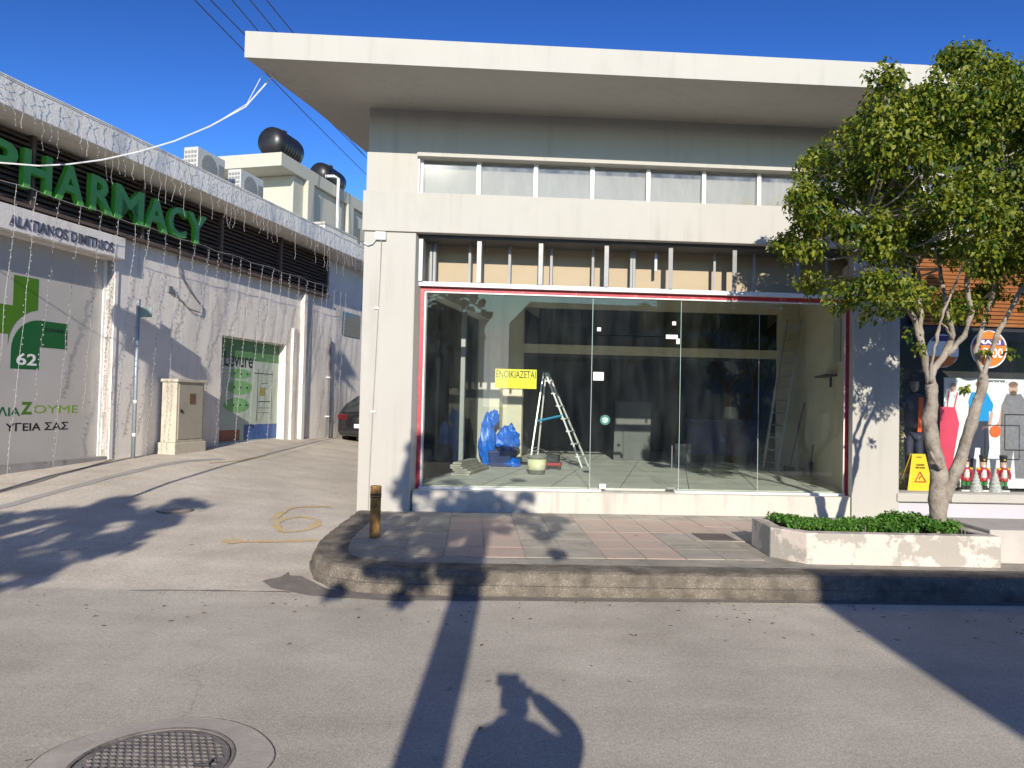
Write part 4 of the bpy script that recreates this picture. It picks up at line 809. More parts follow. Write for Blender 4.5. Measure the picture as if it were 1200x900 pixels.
wp = PB().box(-7.4, -.077, -.24, -.20, .60, 4.10).make('display_window', frost, ph)
for q in (-.10, -2.45, -4.9): PB().box(q-.022, q+.022, -.199, -.17, .60, 4.10).make('window_frame', white_al, ph)
PB().box(-7.4, -.08, -.34, .0, .30, .60).make('window_plinth', mat('plinth', (.30, .29, .28), .9, .15, 4), ph)
# cross emblem, flat film on the glass
def arc(cx, cz, r, a0, a1, n=10): return [(cx+r*math.cos(R(a0+(a1-a0)*i/n)), cz+r*math.sin(R(a0+(a1-a0)*i/n))) for i in range(n+1)]
PB().prism([(-2.48, 3.05), (-1.86, 3.05), (-1.86, 3.53), (-1.42, 3.53), (-1.42, 3.03)]+arc(-1.30, 2.42, .62, 102, 178)+[(-1.92, 2.60), (-2.48, 2.60)], -.199, -.197).make('cross_upper', lgreen, ph)
PB().prism([(-.84, 2.87), (-1.36, 2.87)]+arc(-1.36, 2.37, .50, 92, 180)+[(-1.86, 2.07), (-1.36, 2.07), (-1.36, 2.44), (-.84, 2.44)], -.199, -.1965).make('cross_lower', dgreen, ph)
text_fit(PB(), '62', -1.76, -1.40, 2.13, 2.32, -.1965, .002, .02, side=1).make('lettering', white_ink, ph)
text_fit(PB(), 'AΛIA', -2.20, -1.66, 1.33, 1.47, -.199, .002, .012, side=1).make('lettering', dgreen, ph)
text_fit(PB(), 'Z', -1.65, -1.45, 1.35, 1.55, -.199, .002, .04, side=1).make('lettering', lgreen, ph)
text_fit(PB(), 'OYME', -1.43, -.56, 1.37, 1.50, -.199, .002, .0, side=1).make('lettering', mat('lime_film', (.20, .36, .02), .4), ph)
text_fit(PB(), 'YΓEIA ΣAΣ', -1.90, -.75, 1.09, 1.22, -.199, .002, .012, side=1).make('lettering', black_ink, ph)
text_fit(PB(), 'COVER', -1.27, -.90, 2.70, 2.76, -.1960, .002, .02, side=1).make('lettering', black_ink, ph)
text_fit(PB(), 'ALATIANOS DIMITRIOS', -2.29, -.30, 4.19, 4.36, .161, .012, .012, side=1).make('lettering', mat('grey_letters', (.10, .10, .13), .5), ph)
# small poster window
PB().box(3.0, 5.56, -.22, -.18, .66, 3.06).make('poster_window', mat('pale_poster', (.46, .52, .45), .5, .06, 2), ph)
pf = PB(); pf.box(3.0, 3.03, -.18, -.12, .66, 3.06); pf.box(5.53, 5.56, -.18, -.12, .66, 3.06); pf.box(3.03, 5.53, -.18, -.12, 3.03, 3.06); pf.make('window_frame', white_al, ph)
PB().box(3.03, 5.53, -.179, -.178, 2.58, 3.03).make('poster_header', mat('poster_green_dark', (.10, .24, .09), .5, .15, 3), ph)
text_fit(PB(), 'Levure', 3.35, 4.42, 2.40, 2.75, -.177, .002, .01, side=1).make('lettering', black_ink, ph)
PB().prism(ell(3.95, 1.93, .50, .17), -.179, -.1775).make('poster_blob', mat('poster_green', (.20, .42, .17), .5, .1, 5), ph); PB().prism(ell(3.85, 1.52, .5, .17), -.179, -.1775).make('poster_blob', bpy.data.materials['poster_green'], ph)
PB().prism(ell(3.95, 2.25, .42, .12), -.179, -.1775).make('poster_blob', bpy.data.materials['poster_green'], ph)
for z in (2.25, 1.93, 1.52):
    for q in (3.7, 3.95, 4.2): PB().box(q, q+.06, -.1774, -.1765, z-.02, z+.02).make('poster_mark', black_ink, ph)
PB().box(4.15, 5.53, -.179, -.1775, .70, 1.06).make('poster_blue_block', mat('poster_blue', (.06, .13, .36), .5), ph)
PB().box(3.1, 4.0, -.179, -.1778, .70, .95).make('poster_red_block', mat('poster_maroon', (.3, .12, .08), .5), ph)
ln = PB()
for (a, b, c, d) in ((4.65, 4.665, 1.15, 2.4), (5.25, 5.265, 1.15, 2.4), (4.5, 5.3, 2.28, 2.30), (4.7, 5.2, 1.60, 1.62), (4.7, 5.2, 1.45, 1.46), (4.7, 5.2, 1.33, 1.34), (4.8, 5.1, 2.05, 2.06), (4.8, 5.1, 1.92, 1.93)): ln.box(a, b, -.1795, -.178, c, d)
ln.make('poster_lines', black_ink, ph); PB().box(4.75, 4.95, -.179, -.177, 1.75, 1.95).make('poster_stamp', mat('poster_ochre', (.35, .28, .06), .5), ph)
# louvre band
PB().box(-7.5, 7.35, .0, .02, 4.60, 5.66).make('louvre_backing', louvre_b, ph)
for i in range(12):
    z = 4.61+.087*i
    PB().hexa([(-7.5, .10, z), (7.35, .10, z), (7.35, .13, z+.005), (-7.5, .13, z+.005)], [(-7.5, .05, z+.055), (7.35, .05, z+.055), (7.35, .08, z+.06), (-7.5, .08, z+.06)]).make('louvre_slat', louvre_m, ph)
for q in (-4.2, -1.9, .4, 2.7, 5.0, 7.33): PB().box(q-.03, q+.03, .022, .15, 4.58, 5.67).make('louvre_post', louvre_m, ph)
PB().box(-7.5, 7.4, .0, .17, 4.53, 4.585).make('louvre_rail', louvre_m, ph)
# joints, downpipe and buttress on the wall
PB().box(6.20, 6.34, .0, .12, .5, 4.45).make('pilaster', offwhite, ph, bevel=.006); PB().box(5.80, 5.98, -.0, .06, .5, 3.5).make('pilaster', offwhite, ph, bevel=.006)
# sign letters
sg2 = thing('pharmacy_sign', 'large green raised letters reading PHARMACY on the brown louvre band', 'sign', PH(-.3, .2, 4.8))
for ch, a, b in (('P', -2.78, -2.27), ('H', -2.17, -1.68), ('A', -1.60, -1.05), ('R', -.93, -.44), ('M', -.40, .27), ('A', .30, .90), ('C', .92, 1.42), ('Y', 1.45, 2.02)):
    mb = PB(); text_fit(mb, ch, a, b, 4.79, 5.39, .17, .10, .025, side=1)
    mi = []
    for f in mb.f:
        P3 = [Vector(mb.v[i]) for i in f[:3]]; nn = (P3[1]-P3[0]).cross(P3[2]-P3[0]); mi.append(0 if nn.length < 1e-12 or abs(nn.normalized().dot(QN)) > .7 else 1)
    mb.mi = mi; mb.make('letter', [green_sign, green_edge], sg2)
# wall cable loop
wc = thing('loose_wall_cable', 'loose grey cable looping on the white pharmacy wall below the louvres', 'cable', PH(1.6, .03, 4.0))
PB().tube([(1.49, .03, 4.50), (1.55, .04, 4.15), (1.85, .05, 3.85), (2.18, .05, 3.62), (2.15, .05, 3.45), (1.85, .05, 3.48), (1.5, .04, 3.68), (1.32, .03, 3.78)], .014, 6).make('cable', mat('grey_wire', (.16, .16, .16), .7), wc); PB().box(1.25, 1.36, .0, .05, 3.74, 3.86).make('bracket', grey_al, wc)
# fairy lights
rl = random.Random(5)
cur = thing('long_light_curtain', 'long white fairy light strands hanging from the eaves to the alley ground', 'fairy lights', PH(0, .4, 4.7))
PB().tube([(q, .42, 4.74+.02*math.sin(q*5)) for q in [-3+.4*i for i in range(29)]], .006, 4).make('head_cable', light_w, cur)
q = -2.75
while q < 8.2:
    ztop = 4.74; zb = gz(*PH(q, .3, 0)[:2])+rl.choice((.02, .03, .05, .9, 2.0)); dq = rl.uniform(-.22, -.10); mb = PB(); pth = []
    for i in range(15):
        t = i/14; pth.append((q+dq*t+rl.uniform(-.02, .02), .42-.12*t+rl.uniform(-.015, .015), ztop+(zb-ztop)*t))
    mb.tube(pth, .0028, 3)
    for i in range(1, 44):
        t = i/44; p = (q+dq*t+rl.uniform(-.025, .025), .42-.12*t+rl.uniform(-.02, .02), ztop+(zb-ztop)*t); mb.box(p[0]-.0055, p[0]+.0055, p[1]-.0055, p[1]+.0055, p[2]-.009, p[2]+.009)
    mb.make('light_strand', light_w, cur); q += rl.uniform(.26, .46)
ic = thing('icicle_lights', 'short tangled icicle fairy lights draped over the pharmacy eaves edge', 'fairy lights', PH(0, .82, 5.9))
PB().tube([(q2, .815, 6.08-.02*abs(math.sin(q2*3))) for q2 in [-3.5+.3*i for i in range(44)]], .006, 4).make('head_cable', light_w, ic)
q = -3.3
while q < 8.9:
    L_ = rl.uniform(.35, 1.1); mb = PB(); pth = []; n_ = 9
    for i in range(n_+1):
        t = i/n_; pth.append((q+rl.uniform(-.035, .035), .835+rl.uniform(-.012, .02), 6.08-L_*t))
    mb.tube(pth, .0024, 3)
    for p in pth[1:]: mb.box(p[0]-.004, p[0]+.004, p[1]-.004, p[1]+.004, p[2]-.007, p[2]+.007)
    mb.make('light_strand', light_w, ic); q += rl.uniform(.10, .21)
# electrical cabinet
cz = .62; ca = thing('electrical_cabinet', 'cream metal electrical cabinet on a plinth against the pharmacy wall', 'cabinet', PH(1.3, .3, cz))
PB().box(1.06, 1.98, .04, .46, .45, .80).make('plinth', cab_m, ca, bevel=.02)
cbm = PB().box(1.12, 1.92, .08, .42, .80, 1.97).make('cabinet_body', cab_m, ca, bevel=.01)
PB().box(1.08, 1.96, .04, .47, 1.97, 2.03).make('cabinet_top', cab_m, ca, bevel=.01)
PB().box(1.17, 1.87, .42, .435, .86, 1.92).make('door', cabdoor_m, ca, bevel=.004)
PB().box(1.46, 1.62, .435, .445, 1.55, 1.75).make('door_label', mat('brown_label', (.14, .09, .05), .6), ca)
PB().box(1.21, 1.25, .435, .455, 1.38, 1.44).make('lock', black_m, ca)
# street sign pole, plate seen on edge
po = thing('sign_pole', 'slim grey steel sign pole beside the pharmacy window with a plate at its top', 'pole', PH(.2, .25, .6))
MB().tube([PH(.24, .25, .5), PH(.24, .25, 3.42)], .035, 12, raw=True).make('pole', pole_m, po, smooth=True)
MB().lathe(PH(.24, .25, 3.42), [(.04, 0), (.04, .02), (.01, .03)], 12).make('cap', grey_al, po)
MB().hexa([PH(.24, .29, 3.12), PH(.285, .50, 3.12), PH(.30, .50, 3.12), PH(.26, .29, 3.12)], [PH(.24, .29, 3.30), PH(.285, .50, 3.30), PH(.30, .50, 3.30), PH(.26, .29, 3.30)]).make('name_plate', mat('plate_green_grey', (.22, .29, .27), .5), po)
for z in (1.55, .95): MB().lathe(PH(.24, .25, z), [(.042, 0), (.045, .03), (.042, .06)], 12).make('clamp', white_al, po)
p2 = thing('slim_wall_pipe', 'thin dark vertical pipe on the pharmacy wall near the black car', 'pipe', PH(7.7, .1, .7))
MB().tube([PH(7.70, .08, .66), PH(7.68, .08, 3.45)], .03, 8, raw=True).make('pipe', mat('dark_pipe', (.16, .16, .17), .6), p2)
for z in (1.2, 2.3): PB().box(7.64, 7.74, 0, .12, z, z+.04).make('pipe_clip', white_al, p2)
# far end wall openings
PB().box(8.5, 9.6, .003, .02, 3.6, 4.3).make('dark_window', winglass, ph)

# roof plant
def ac(q, n, z, label, rot=0):
    t = thing('air_conditioner', label, 'air conditioner', PH(q, n, z), group='air conditioners on the pharmacy roof')
    PB().box(q, q+.95, n, n+.36, z+.08, z+.78).make('casing', mat('ac_casing', (.46, .46, .44), .5, .05, 5) if 'ac_casing' not in bpy.data.materials else bpy.data.materials['ac_casing'], t, bevel=.015)
    MB().lathe(PH(q+.38, n+.36, z+.43), [(.27, 0), (.27, .012), (.24, .016), (.05, .02)], 24, ax=QN).make('fan_grille', mat('ac_grille', (.22, .22, .21), .6, .4, 40) if 'ac_grille' not in bpy.data.materials else bpy.data.materials['ac_grille'], t)
    f = PB()
    for i in range(4):
        for j in range(6): f.box(q-.006, q, n+.03+.08*i, n+.09+.08*i, z+.14+.10*j, z+.20+.10*j)
    f.make('side_fins', bpy.data.materials['ac_grille'], t, kind='stuff')
    PB().box(q+.70, q+.90, n+.361, n+.37, z+.2, z+.6).make('service_panel', bpy.data.materials['ac_grille'], t)
    for d in (.08, .8): PB().box(q+d, q+d+.07, n+.02, n+.34, z, z+.08).make('foot', grey_al, t)
ac(2.75, -.95, 6.42, 'left boxy white air conditioner on the pharmacy roof edge')
ac(4.3, -.95, 6.42, 'right boxy white air conditioner in front of the cream upper building')
tag(PB().box(-3.6, -2.98, .1, .6, 6.1, 6.62).make('roof_fan_box', mat('dark_fan_box', (.06, .06, .09), .5)), 'dark ventilation box on the pharmacy roof at the far left', 'vent')
# far cream building with tanks
fb = thing('upper_building', 'taller cream flat-roofed building rising behind the pharmacy roof', 'building', PH(8, -3, 0))
PB().box(8.3, 20, -9.8, -1.62, 5.0, 8.35).make('walls', cream2, fb)
PB().box(7.43, 20.5, -10.2, -1.5, 8.36, 8.75).make('roof_slab', cream2, fb, bevel=.01)
for q in (8.85, 11.5): PB().box(q, q+.36, -1.619, -1.45, 5.5, 8.36).make('pier', cream2, fb)
PB().box(15.6, 17.2, -1.62, -1.6, 6.9, 7.9).make('window', winglass, fb)
MB().tube([PH(10.62, -1.4, 6.2), PH(10.62, -1.4, 8.95), PH(10.5, -1.5, 9.0), PH(10.3, -1.7, 8.95)], .05, 8, raw=True).make('white_pipe', white_al, fb)
an = thing('annex_building', 'low white building past the pharmacy roof beside the cream corner shop', 'building', PH(13, 0, 5))
PB().box(7.9, 20, -1.44, -.32, 5.91, 6.74).make('walls', mat('bright_white_paint', (.62, .60, .55), .8), an); PB().box(7.85, 20.1, -1.445, -.302, 6.742, 6.80).make('coping', cream, an); MB().tube([PH(9.6, -.1, 6.1), PH(9.6, -.1, 7.0)], .04, 6, raw=True).make('post', mat('dark_post', (.1, .08, .06), .8), an)
def tank(q, n, z, r, L_, label):
    t = thing('water_tank', label, 'water tank', PH(q, n, z), group='black water tanks on the upper building')
    pr = [(.01, -L_/2-.10), (r*.45, -L_/2-.08), (r*.8, -L_/2-.03), (r*.97, -L_/2+.05), (r, -L_/2+.12)]
    for i in range(7): a = -L_/2+.15+(L_-.3)*i/7; pr += [(r, a), (r*1.03, a+.03), (r*1.03, a+.08), (r, a+.11)]
    pr += [(r, L_/2-.12), (r*.97, L_/2-.05), (r*.8, L_/2+.03), (r*.45, L_/2+.08), (.01, L_/2+.10)]
    MB().lathe(PH(q, n, z+r+.03), pr, 28, ax=QV).make('tank_body', tank_m, t, smooth=True)
    MB().lathe(PH(q, n, z+2*r), [(.13, 0), (.15, .04), (.15, .09), (.08, .12)], 16).make('filler_cap', black_m, t)
    for d in (-L_*.3, L_*.3): PB().box(q+d-.06, q+d+.06, n-r*.8, n+r*.8, z, z+.12).make('cradle', grey_al, t)
tank(8.35, -2.1, 8.75, .44, 1.25, 'nearer black ribbed water tank on the cream roof edge')
tank(11.2, -2.1, 8.75, .38, 1.3, 'farther black ribbed water tank next to the white roof pipe')

# ------------------------------------------------------------------ overhead cables
def wire(pts, r, m, name, label, group=None):
    return tag(MB().tube(pts, r, 5, raw=True).make(name, m), label, 'cable', group)
WL = ['leftmost thin black overhead wire crossing the sky past the canopy corner', 'second thin black overhead wire from the left', 'third thin black overhead wire, ending behind the canopy front', 'fourth thin black overhead wire, ending behind the canopy front', 'rightmost thin black overhead wire above the canopy']
for i, (a, b) in enumerate((((-6.39, 14, 9.46), (-6.0, 28, 10.63)), ((-6.07, 14, 9.46), (-5.51, 28, 10.81)), ((-5.65, 14, 9.47), (-5.85, 28, 11.13)), ((-5.3, 14, 9.48), (-5.53, 28, 11.48)), ((-4.98, 14, 9.49), (-4.52, 28, 11.0)))):
    a, b = Vector(a), Vector(b); d = (b-a)/14; P_ = [a+d*t-Vector((0, 0, -.0006*(t-8)**2+.0006*64)) for t in (-18, -8, 0, 7, 14, 24)]
    wire([tuple(p) for p in P_], .012, cable_m, 'overhead_wire', WL[i], 'overhead wires')
wire([(-9.5, 7.9, 5.1), (-7.6, 8.0, 4.6), (-6.48, 8.15, 4.37), (-5.89, 8.2, 4.31), (-5.45, 8.2, 4.285), (-5.11, 8.2, 4.31), (-4.73, 8.2, 4.37), (-4.34, 8.25, 4.49), (-3.96, 8.3, 4.64), (-3.6, 8.4, 4.86), (-3.25, 8.55, 5.16), (-2.98, 8.75, 5.66)], .009, cable_w, 'pale_hanging_cable', 'thick pale cable sagging from the canopy corner across the PHARMACY letters')
wire([(-3.55, 8.42, 4.90), (-3.25, 8.6, 5.22), (-3.03, 8.62, 5.70)], .005, cable_w, 'thin_branch_cable', 'thin pale cable splitting off near the canopy corner')

# ------------------------------------------------------------------ cars in the alley
def car(name, label, loc, rot, paint, suv=False):
    t = thing(name, label, 'car'); w2 = .87; Hh = 1.46 if not suv else 1.65; Lh = 2.1
    # side profile (x forward = front), z ; body as cross sections along length
    secs = [(-2.08, .42, .80, .70), (-2.02, .30, .92, .80), (-1.7, .22, .98, .85), (-1.0, .20, 1.0, .87), (0, .20, .97, .87), (.9, .20, .95, .87), (1.5, .22, .88, .85), (1.95, .28, .78, .80), (2.1, .40, .66, .68)]
    k_ = 1.12 if suv else 1.0; mb = MB(); ringn = 12; vs = []
    for x_, zb, zt, hw in secs:
        zb *= k_; zt *= k_
        ring = [(-hw*.92, zb), (-hw, zb+.12), (-hw*1.0, (zb+zt)/2), (-hw*.97, zt-.08), (-hw*.85, zt), (-hw*.3, zt+.02), (hw*.3, zt+.02), (hw*.85, zt), (hw*.97, zt-.08), (hw, (zb+zt)/2), (hw, zb+.12), (hw*.92, zb)]
        vs += [(x_, y_, z_) for y_, z_ in ring]
    fs = [(i*12+j, i*12+(j+1) % 12, (i+1)*12+(j+1) % 12, (i+1)*12+j) for i in range(len(secs)-1) for j in range(12)]+[tuple(range(12)), tuple(range((len(secs)-1)*12, len(secs)*12))]
    body = mb.add(vs, fs).make('body', paint, t, smooth=True)
    cab = MB(); zr = Hh; b0 = .95*k_
    rings = [(-1.98, b0-.05, .70), (-1.72, 1.22*k_, .70), (-1.35, zr-.06, .63), (-.9, zr, .62), (.1, zr, .62), (.45, zr-.05, .62), (1.05, b0-.03, .74)]
    vs = []
    for x_, zt, hw in rings: vs += [(x_, -.80, b0-.05), (x_, -hw-.06, zt-.08), (x_, -hw+.08, zt), (x_, hw-.08, zt), (x_, hw+.06, zt-.08), (x_, .80, b0-.05)]
    fs = [(i*6+j, i*6+j+1, (i+1)*6+j+1, (i+1)*6+j) for i in range(len(rings)-1) for j in range(5)]+[(0, 1, 2, 3, 4, 5), tuple(range(36, 42))]
    mi = []
    cab.add(vs, fs)
    for f in cab.f:
        c = sum((Vector(cab.v[i]) for i in f), Vector())/len(f); mi.append(0 if c.z > zr-.06 and abs(c.y) < .7 and -1.5 < c.x < .4 else 1)
    cab.mi = mi; cab.make('cabin', [paint, car_glass], t, smooth=False, bevel=.02)
    for x_ in (-1.32, 1.30):
        for sy in (-1, 1):
            wv = MB(); wv.lathe((x_, sy*.80, .32), [(.20, -.10), (.30, -.10), (.325, -.07), (.325, .07), (.30, .10), (.20, .10)], 24, ax=(0, sy, 0)); wh = wv.make('wheel', rubber, t, smooth=False)
            MB().lathe((x_, sy*.80, .32), [(.20, .07), (.19, .085), (.05, .07), (.03, .09)], 20, ax=(0, sy, 0)).make('rim', galv, wh)
    for sy in (-1, 1):
        MB().box(-2.09, -1.93, min(sy*.50, sy*.80), max(sy*.50, sy*.80), .72*k_, .88*k_).make('tail_light', red_lens, t, bevel=.03)
        MB().box(1.98, 2.11, min(sy*.45, sy*.74), max(sy*.45, sy*.74), .60*k_, .72*k_).make('headlight', clear_lens, t, bevel=.03)
        MB().box(.62, .78, min(sy*.86, sy*1.02), max(sy*.86, sy*1.02), 1.0*k_, 1.12*k_).make('wing_mirror', black_m, t, bevel=.02)
    MB().box(-2.125, -2.085, -.26, .26, .50*k_, .61*k_).make('number_plate', white_ink, t); MB().box(2.10, 2.125, -.26, .26, .42*k_, .53*k_).make('number_plate', white_ink, t)
    MB().box(-2.12, -1.9, -.72, .72, .30, .44*k_).make('rear_bumper', black_m, t, bevel=.04); MB().box(1.95, 2.14, -.70, .70, .24, .40*k_).make('front_bumper', black_m, t, bevel=.04)
    MB().box(2.06, 2.12, -.40, .40, .56*k_, .68*k_).make('grille', black_m, t)
    t.location = loc; t.rotation_euler = (0, 0, rot)
    return t
cx_, cy_ = -3.58, 22.17
car('parked_car', 'black hatchback seen from behind, parked at the alley end beyond the pillar', (cx_, cy_, gz(cx_, cy_)), R(90-14.4), car_paint)
car('parked_car', 'dark four-wheel drive facing the street, seen through the side window of the shop', (-1.9, 19.0, gz(-1.9, 19.0)), R(-90-13), mat('dark_suv_paint', (.02, .022, .025), .15, .1, 3, spec=.8), True)
ed = thing('alley_end_building', 'pale two-storey building closing the far end of the alley', 'building', (-1, 40, 0))
MB().box(-9, 12, 40, 48, 0, 7).make('walls', street_wall, ed)
for x_ in (-7, -4, -1, 2, 5):
    for z_ in (1.5, 4.5): MB().box(x_, x_+1.2, 39.97, 40.02, z_, z_+1.4).make('window', winglass, ed)

# ------------------------------------------------------------------ manhole
mh = thing('manhole_cover', 'round cast iron manhole cover with raised studs in the road', 'manhole cover', (-1.62, 3.39, 0))
cx_, cy_ = -1.62, 3.39
mb = MB(); n_ = 56; ro = []
for i in range(n_):
    a = 2*math.pi*i/n_; r_ = .53+.03*noise.noise(Vector((math.cos(a)*2, math.sin(a)*2, 0))); ro.append((cx_+r_*math.cos(a)*1.02, cy_+r_*math.sin(a)*.92, .004))
ri = [(cx_+.362*math.cos(2*math.pi*i/n_), cy_+.362*math.sin(2*math.pi*i/n_), .008) for i in range(n_)]
mb.add(ro+ri, [(i, (i+1) % n_, n_+(i+1) % n_, n_+i) for i in range(n_)]); mb.make('concrete_collar', mat('patch_asphalt', (.45, .405, .35), .95, .15, 5, stain=(.37, .33, .28), sscale=4, samt=.5, bump=.12, bscale=60), mh)
tj = MB(); tj.tube([(x_, y_, .003) for x_, y_, _ in ro]+[(ro[0][0], ro[0][1], .003)], .004, 4, raw=True, cap=False); tj.make('collar_joint', gutter_m, mh)
MB().lathe((cx_, cy_, -.02), [(.345, .0), (.345, .030), (.358, .032), (.366, .028), (.366, 0)], 56).make('frame', iron, mh)
MB().lathe((cx_, cy_, -.02), [(.338, 0), (.338, .026), (.33, .028), (.01, .028)], 56).make('lid', iron, mh)
MB().lathe((cx_, cy_, -.02), [(.339, .0), (.339, .020), (.344, .020), (.344, 0)], 56).make('gap', black_m, mh)
stt = MB()
for i in range(-9, 10):
    for j in range(-9, 10):
        x_ = i*.036+(.018 if j % 2 else 0); y_ = j*.036
        if x_*x_+y_*y_ < .30**2:
            d = .010; X_, Y_ = cx_+x_, cy_+y_; stt.hexa([(X_-d*1.3, Y_, .007), (X_, Y_-d, .007), (X_+d*1.3, Y_, .007), (X_, Y_+d, .007)], [(X_-d, Y_, .014), (X_, Y_-d*.7, .014), (X_+d, Y_, .014), (X_, Y_+d*.7, .014)])
stt.make('raised_studs', iron, mh, kind='stuff')
MB().tube([(cx_+.20, cy_-.02, .012), (cx_+.27, cy_-.02, .012), (cx_+.27, cy_+.03, .012)], .008, 5, raw=True).make('lifting_slot', black_m, mh)
m2 = thing('small_drain_cover', 'small oval metal drain cover in the alley surface', 'drain cover', (-4.33, 9.44, .22)); X_, Y_ = -4.33, 9.44
MB().lathe((X_, Y_, gz(X_, Y_)-.03), [(.19, 0), (.19, .036), (.17, .04), (.01, .04)], 28).make('lid', mat('worn_lid', (.40, .34, .27), .8), m2); MB().lathe((X_, Y_, gz(X_, Y_)-.03), [(.23, 0), (.23, .034), (.19, .034)], 28).make('frame', gutter_m, m2)

# ------------------------------------------------------------------ behind the camera: what casts the shadows and shows in the glass
def simple_tree(name, label, base, trunk, clumps_, n, size, seed):
    t = thing(name, label, 'tree', base); r_ = random.Random(seed)
    tm = MB(); a, b = densify(*trunk, 4); tm.tube(a, b, 10, raw=True); rough_up(tm, .02, 5); tm.make('trunk', bark, t, smooth=True)
    top_ = Vector(trunk[0][-1]); lm = MB()
    for c, _ in clumps_: lm.tube([tuple(top_-Vector((0, 0, r_.uniform(0, .8)))), tuple((top_+Vector(c))/2), tuple(c)], [.03, .02, .008], 5, raw=True)
    lm.make('limbs', bark, t); cm = MB(); leaves(cm, clumps_, n, size, 1.5, .2, rnd=r_); cm.make('crown', leafdark, t)
TB = -2.6
rA = random.Random(21); cl = []
for i in range(24):
    x_ = rA.uniform(-1.95, .75); yg = rA.uniform(6.0, 12.2)          # where the clump's shadow falls
    if abs(x_+.6)/1.5+abs(yg-9.3)/4.2 > 1.1: continue
    y_ = TB+rA.uniform(-.7, .7); z_ = (yg-y_)*math.tan(R(SUN_EL))+.15; r0 = rA.uniform(.07, .15); cl.append(((x_, y_, z_), (r0, .12, r0*.6)))
for x_, yg in ((-1.75, 9.7), (-1.6, 9.2), (-1.3, 8.7), (-1.1, 9.6), (.55, 9.6), (.2, 9.2), (-1.5, 10.2), (-1.3, 11.2), (-1.2, 7.6), (-.9, 7.0), (-1.0, 5.95), (-1.6, 6.15), (-1.5, 8.0), (-1.0, 8.4), (.1, 10), (-.7, 9.9), (-.9, 9.0), (-1.35, 7.4), (-1.1, 6.9), (-.8, 7.7), (-1.6, 7.9), (-1.25, 8.1), (-1.7, 8.8), (-.75, 8.3), (-1.5, 11.6), (-1.45, 12.4), (-1.6, 10.8), (.35, 9.7), (-.2, 10.3), (-1.05, 10.3), (-1.75, 9.2), (-1.35, 9.4), (-1.15, 9.1), (-.8, 9.5), (-1.0, 8.0), (-1.3, 6.7), (-.7, 7.3), (-1.55, 7.3), (-1.45, 11.9), (-1.35, 12.9), (-1.25, 10.9), (-.2, 8.9), (.3, 8.6), (-.6, 6.9), (-.9, 6.5), (-1.85, 8.9), (-1.8, 8.3), (-1.65, 8.4), (-1.45, 8.9), (-1.4, 7.8), (-1.15, 7.2), (-1.0, 8.7), (-.85, 8.0), (-.65, 8.6), (-.55, 7.6), (-1.7, 7.7), (-1.9, 9.6), (-1.25, 9.8), (.0, 9.5), (.45, 9.1)):
    y_ = TB+rA.uniform(-.6, .6); z_ = (yg-y_)*math.tan(R(SUN_EL))+.12; rr_ = .08 if yg < 6.3 else rA.uniform(.07, .15); cl.append(((x_, y_, z_), (rr_, .2, rr_*.5)))
simple_tree('verge_tree', 'thin-crowned street tree standing behind the photographer', (-.40, TB, 0), ([(-.47, TB, 0), (-.46, TB, 2), (-.45, TB, 3.5), (-.44, TB, 5.2)], [.135, .128, .14, .11]), cl, 9500, .075, 4)
cl2 = []; rA = random.Random(5)
for i in range(210):
    yg = rA.uniform(5.2, 10.6); x_ = rA.uniform(-7.6, lerp(yg, [5.2, 6.5, 8.5, 10, 10.6], [-5.0, -4.1, -4.1, -4.0, -4.3])); xl = lerp(yg, [5.2, 7, 8.6, 10, 10.6], [-8, -7.2, -6.3, -5.5, -5.0])
    if x_ < xl: continue
    y_ = -3.2+rA.uniform(-.9, .9); z_ = (yg-y_)*math.tan(R(SUN_EL))+.1; cl2.append(((x_-.12, y_, z_), (rA.uniform(.09, .24), .2, rA.uniform(.035, .08))))
simple_tree('verge_tree', 'dense round street tree behind the photographer to the left', (-6.2, -3.2, 0), ([(-6.2, -3.2, 0), (-6.2, -3.2, 1.5), (-6.1, -3.2, 3.2)], [.16, .14, .12]), cl2, 22000, .08, 9)
ob = thing('opposite_building', 'plain two-storey building across the street casting the right-hand shadow', 'building', (8, -10, 0))
MB().box(2.60, 40, -16, -8, 0, 5.74).make('walls', street_wall, ob)
for x_ in (3.6, 6.2, 8.8, 11.4, 14, 17, 20, 23, 26, 30): MB().box(x_, x_+1.3, -8.01, -7.97, 3.4, 4.8).make('window', winglass, ob); MB().box(x_, x_+1.6, -8.01, -7.96, .3, 2.5).make('shutter', lavender, ob)
ob2 = thing('opposite_house', 'low house across the street behind the photographer', 'building', (-8, -20, 0))
MB().box(-22, 1.5, -26, -18, 0, 6.2).make('walls', street_wall, ob2); MB().box(-22.3, 1.8, -26.3, -17.7, 6.2, 6.45).make('roof', roof_m, ob2)
for x_ in (-20, -16.5, -13, -9.5, -6, -2.5): MB().box(x_, x_+1.4, -18.02, -17.97, 3.6, 5.0).make('window', winglass, ob2); MB().box(x_, x_+1.6, -18.02, -17.96, .4, 2.4).make('shutter', lavender, ob2)
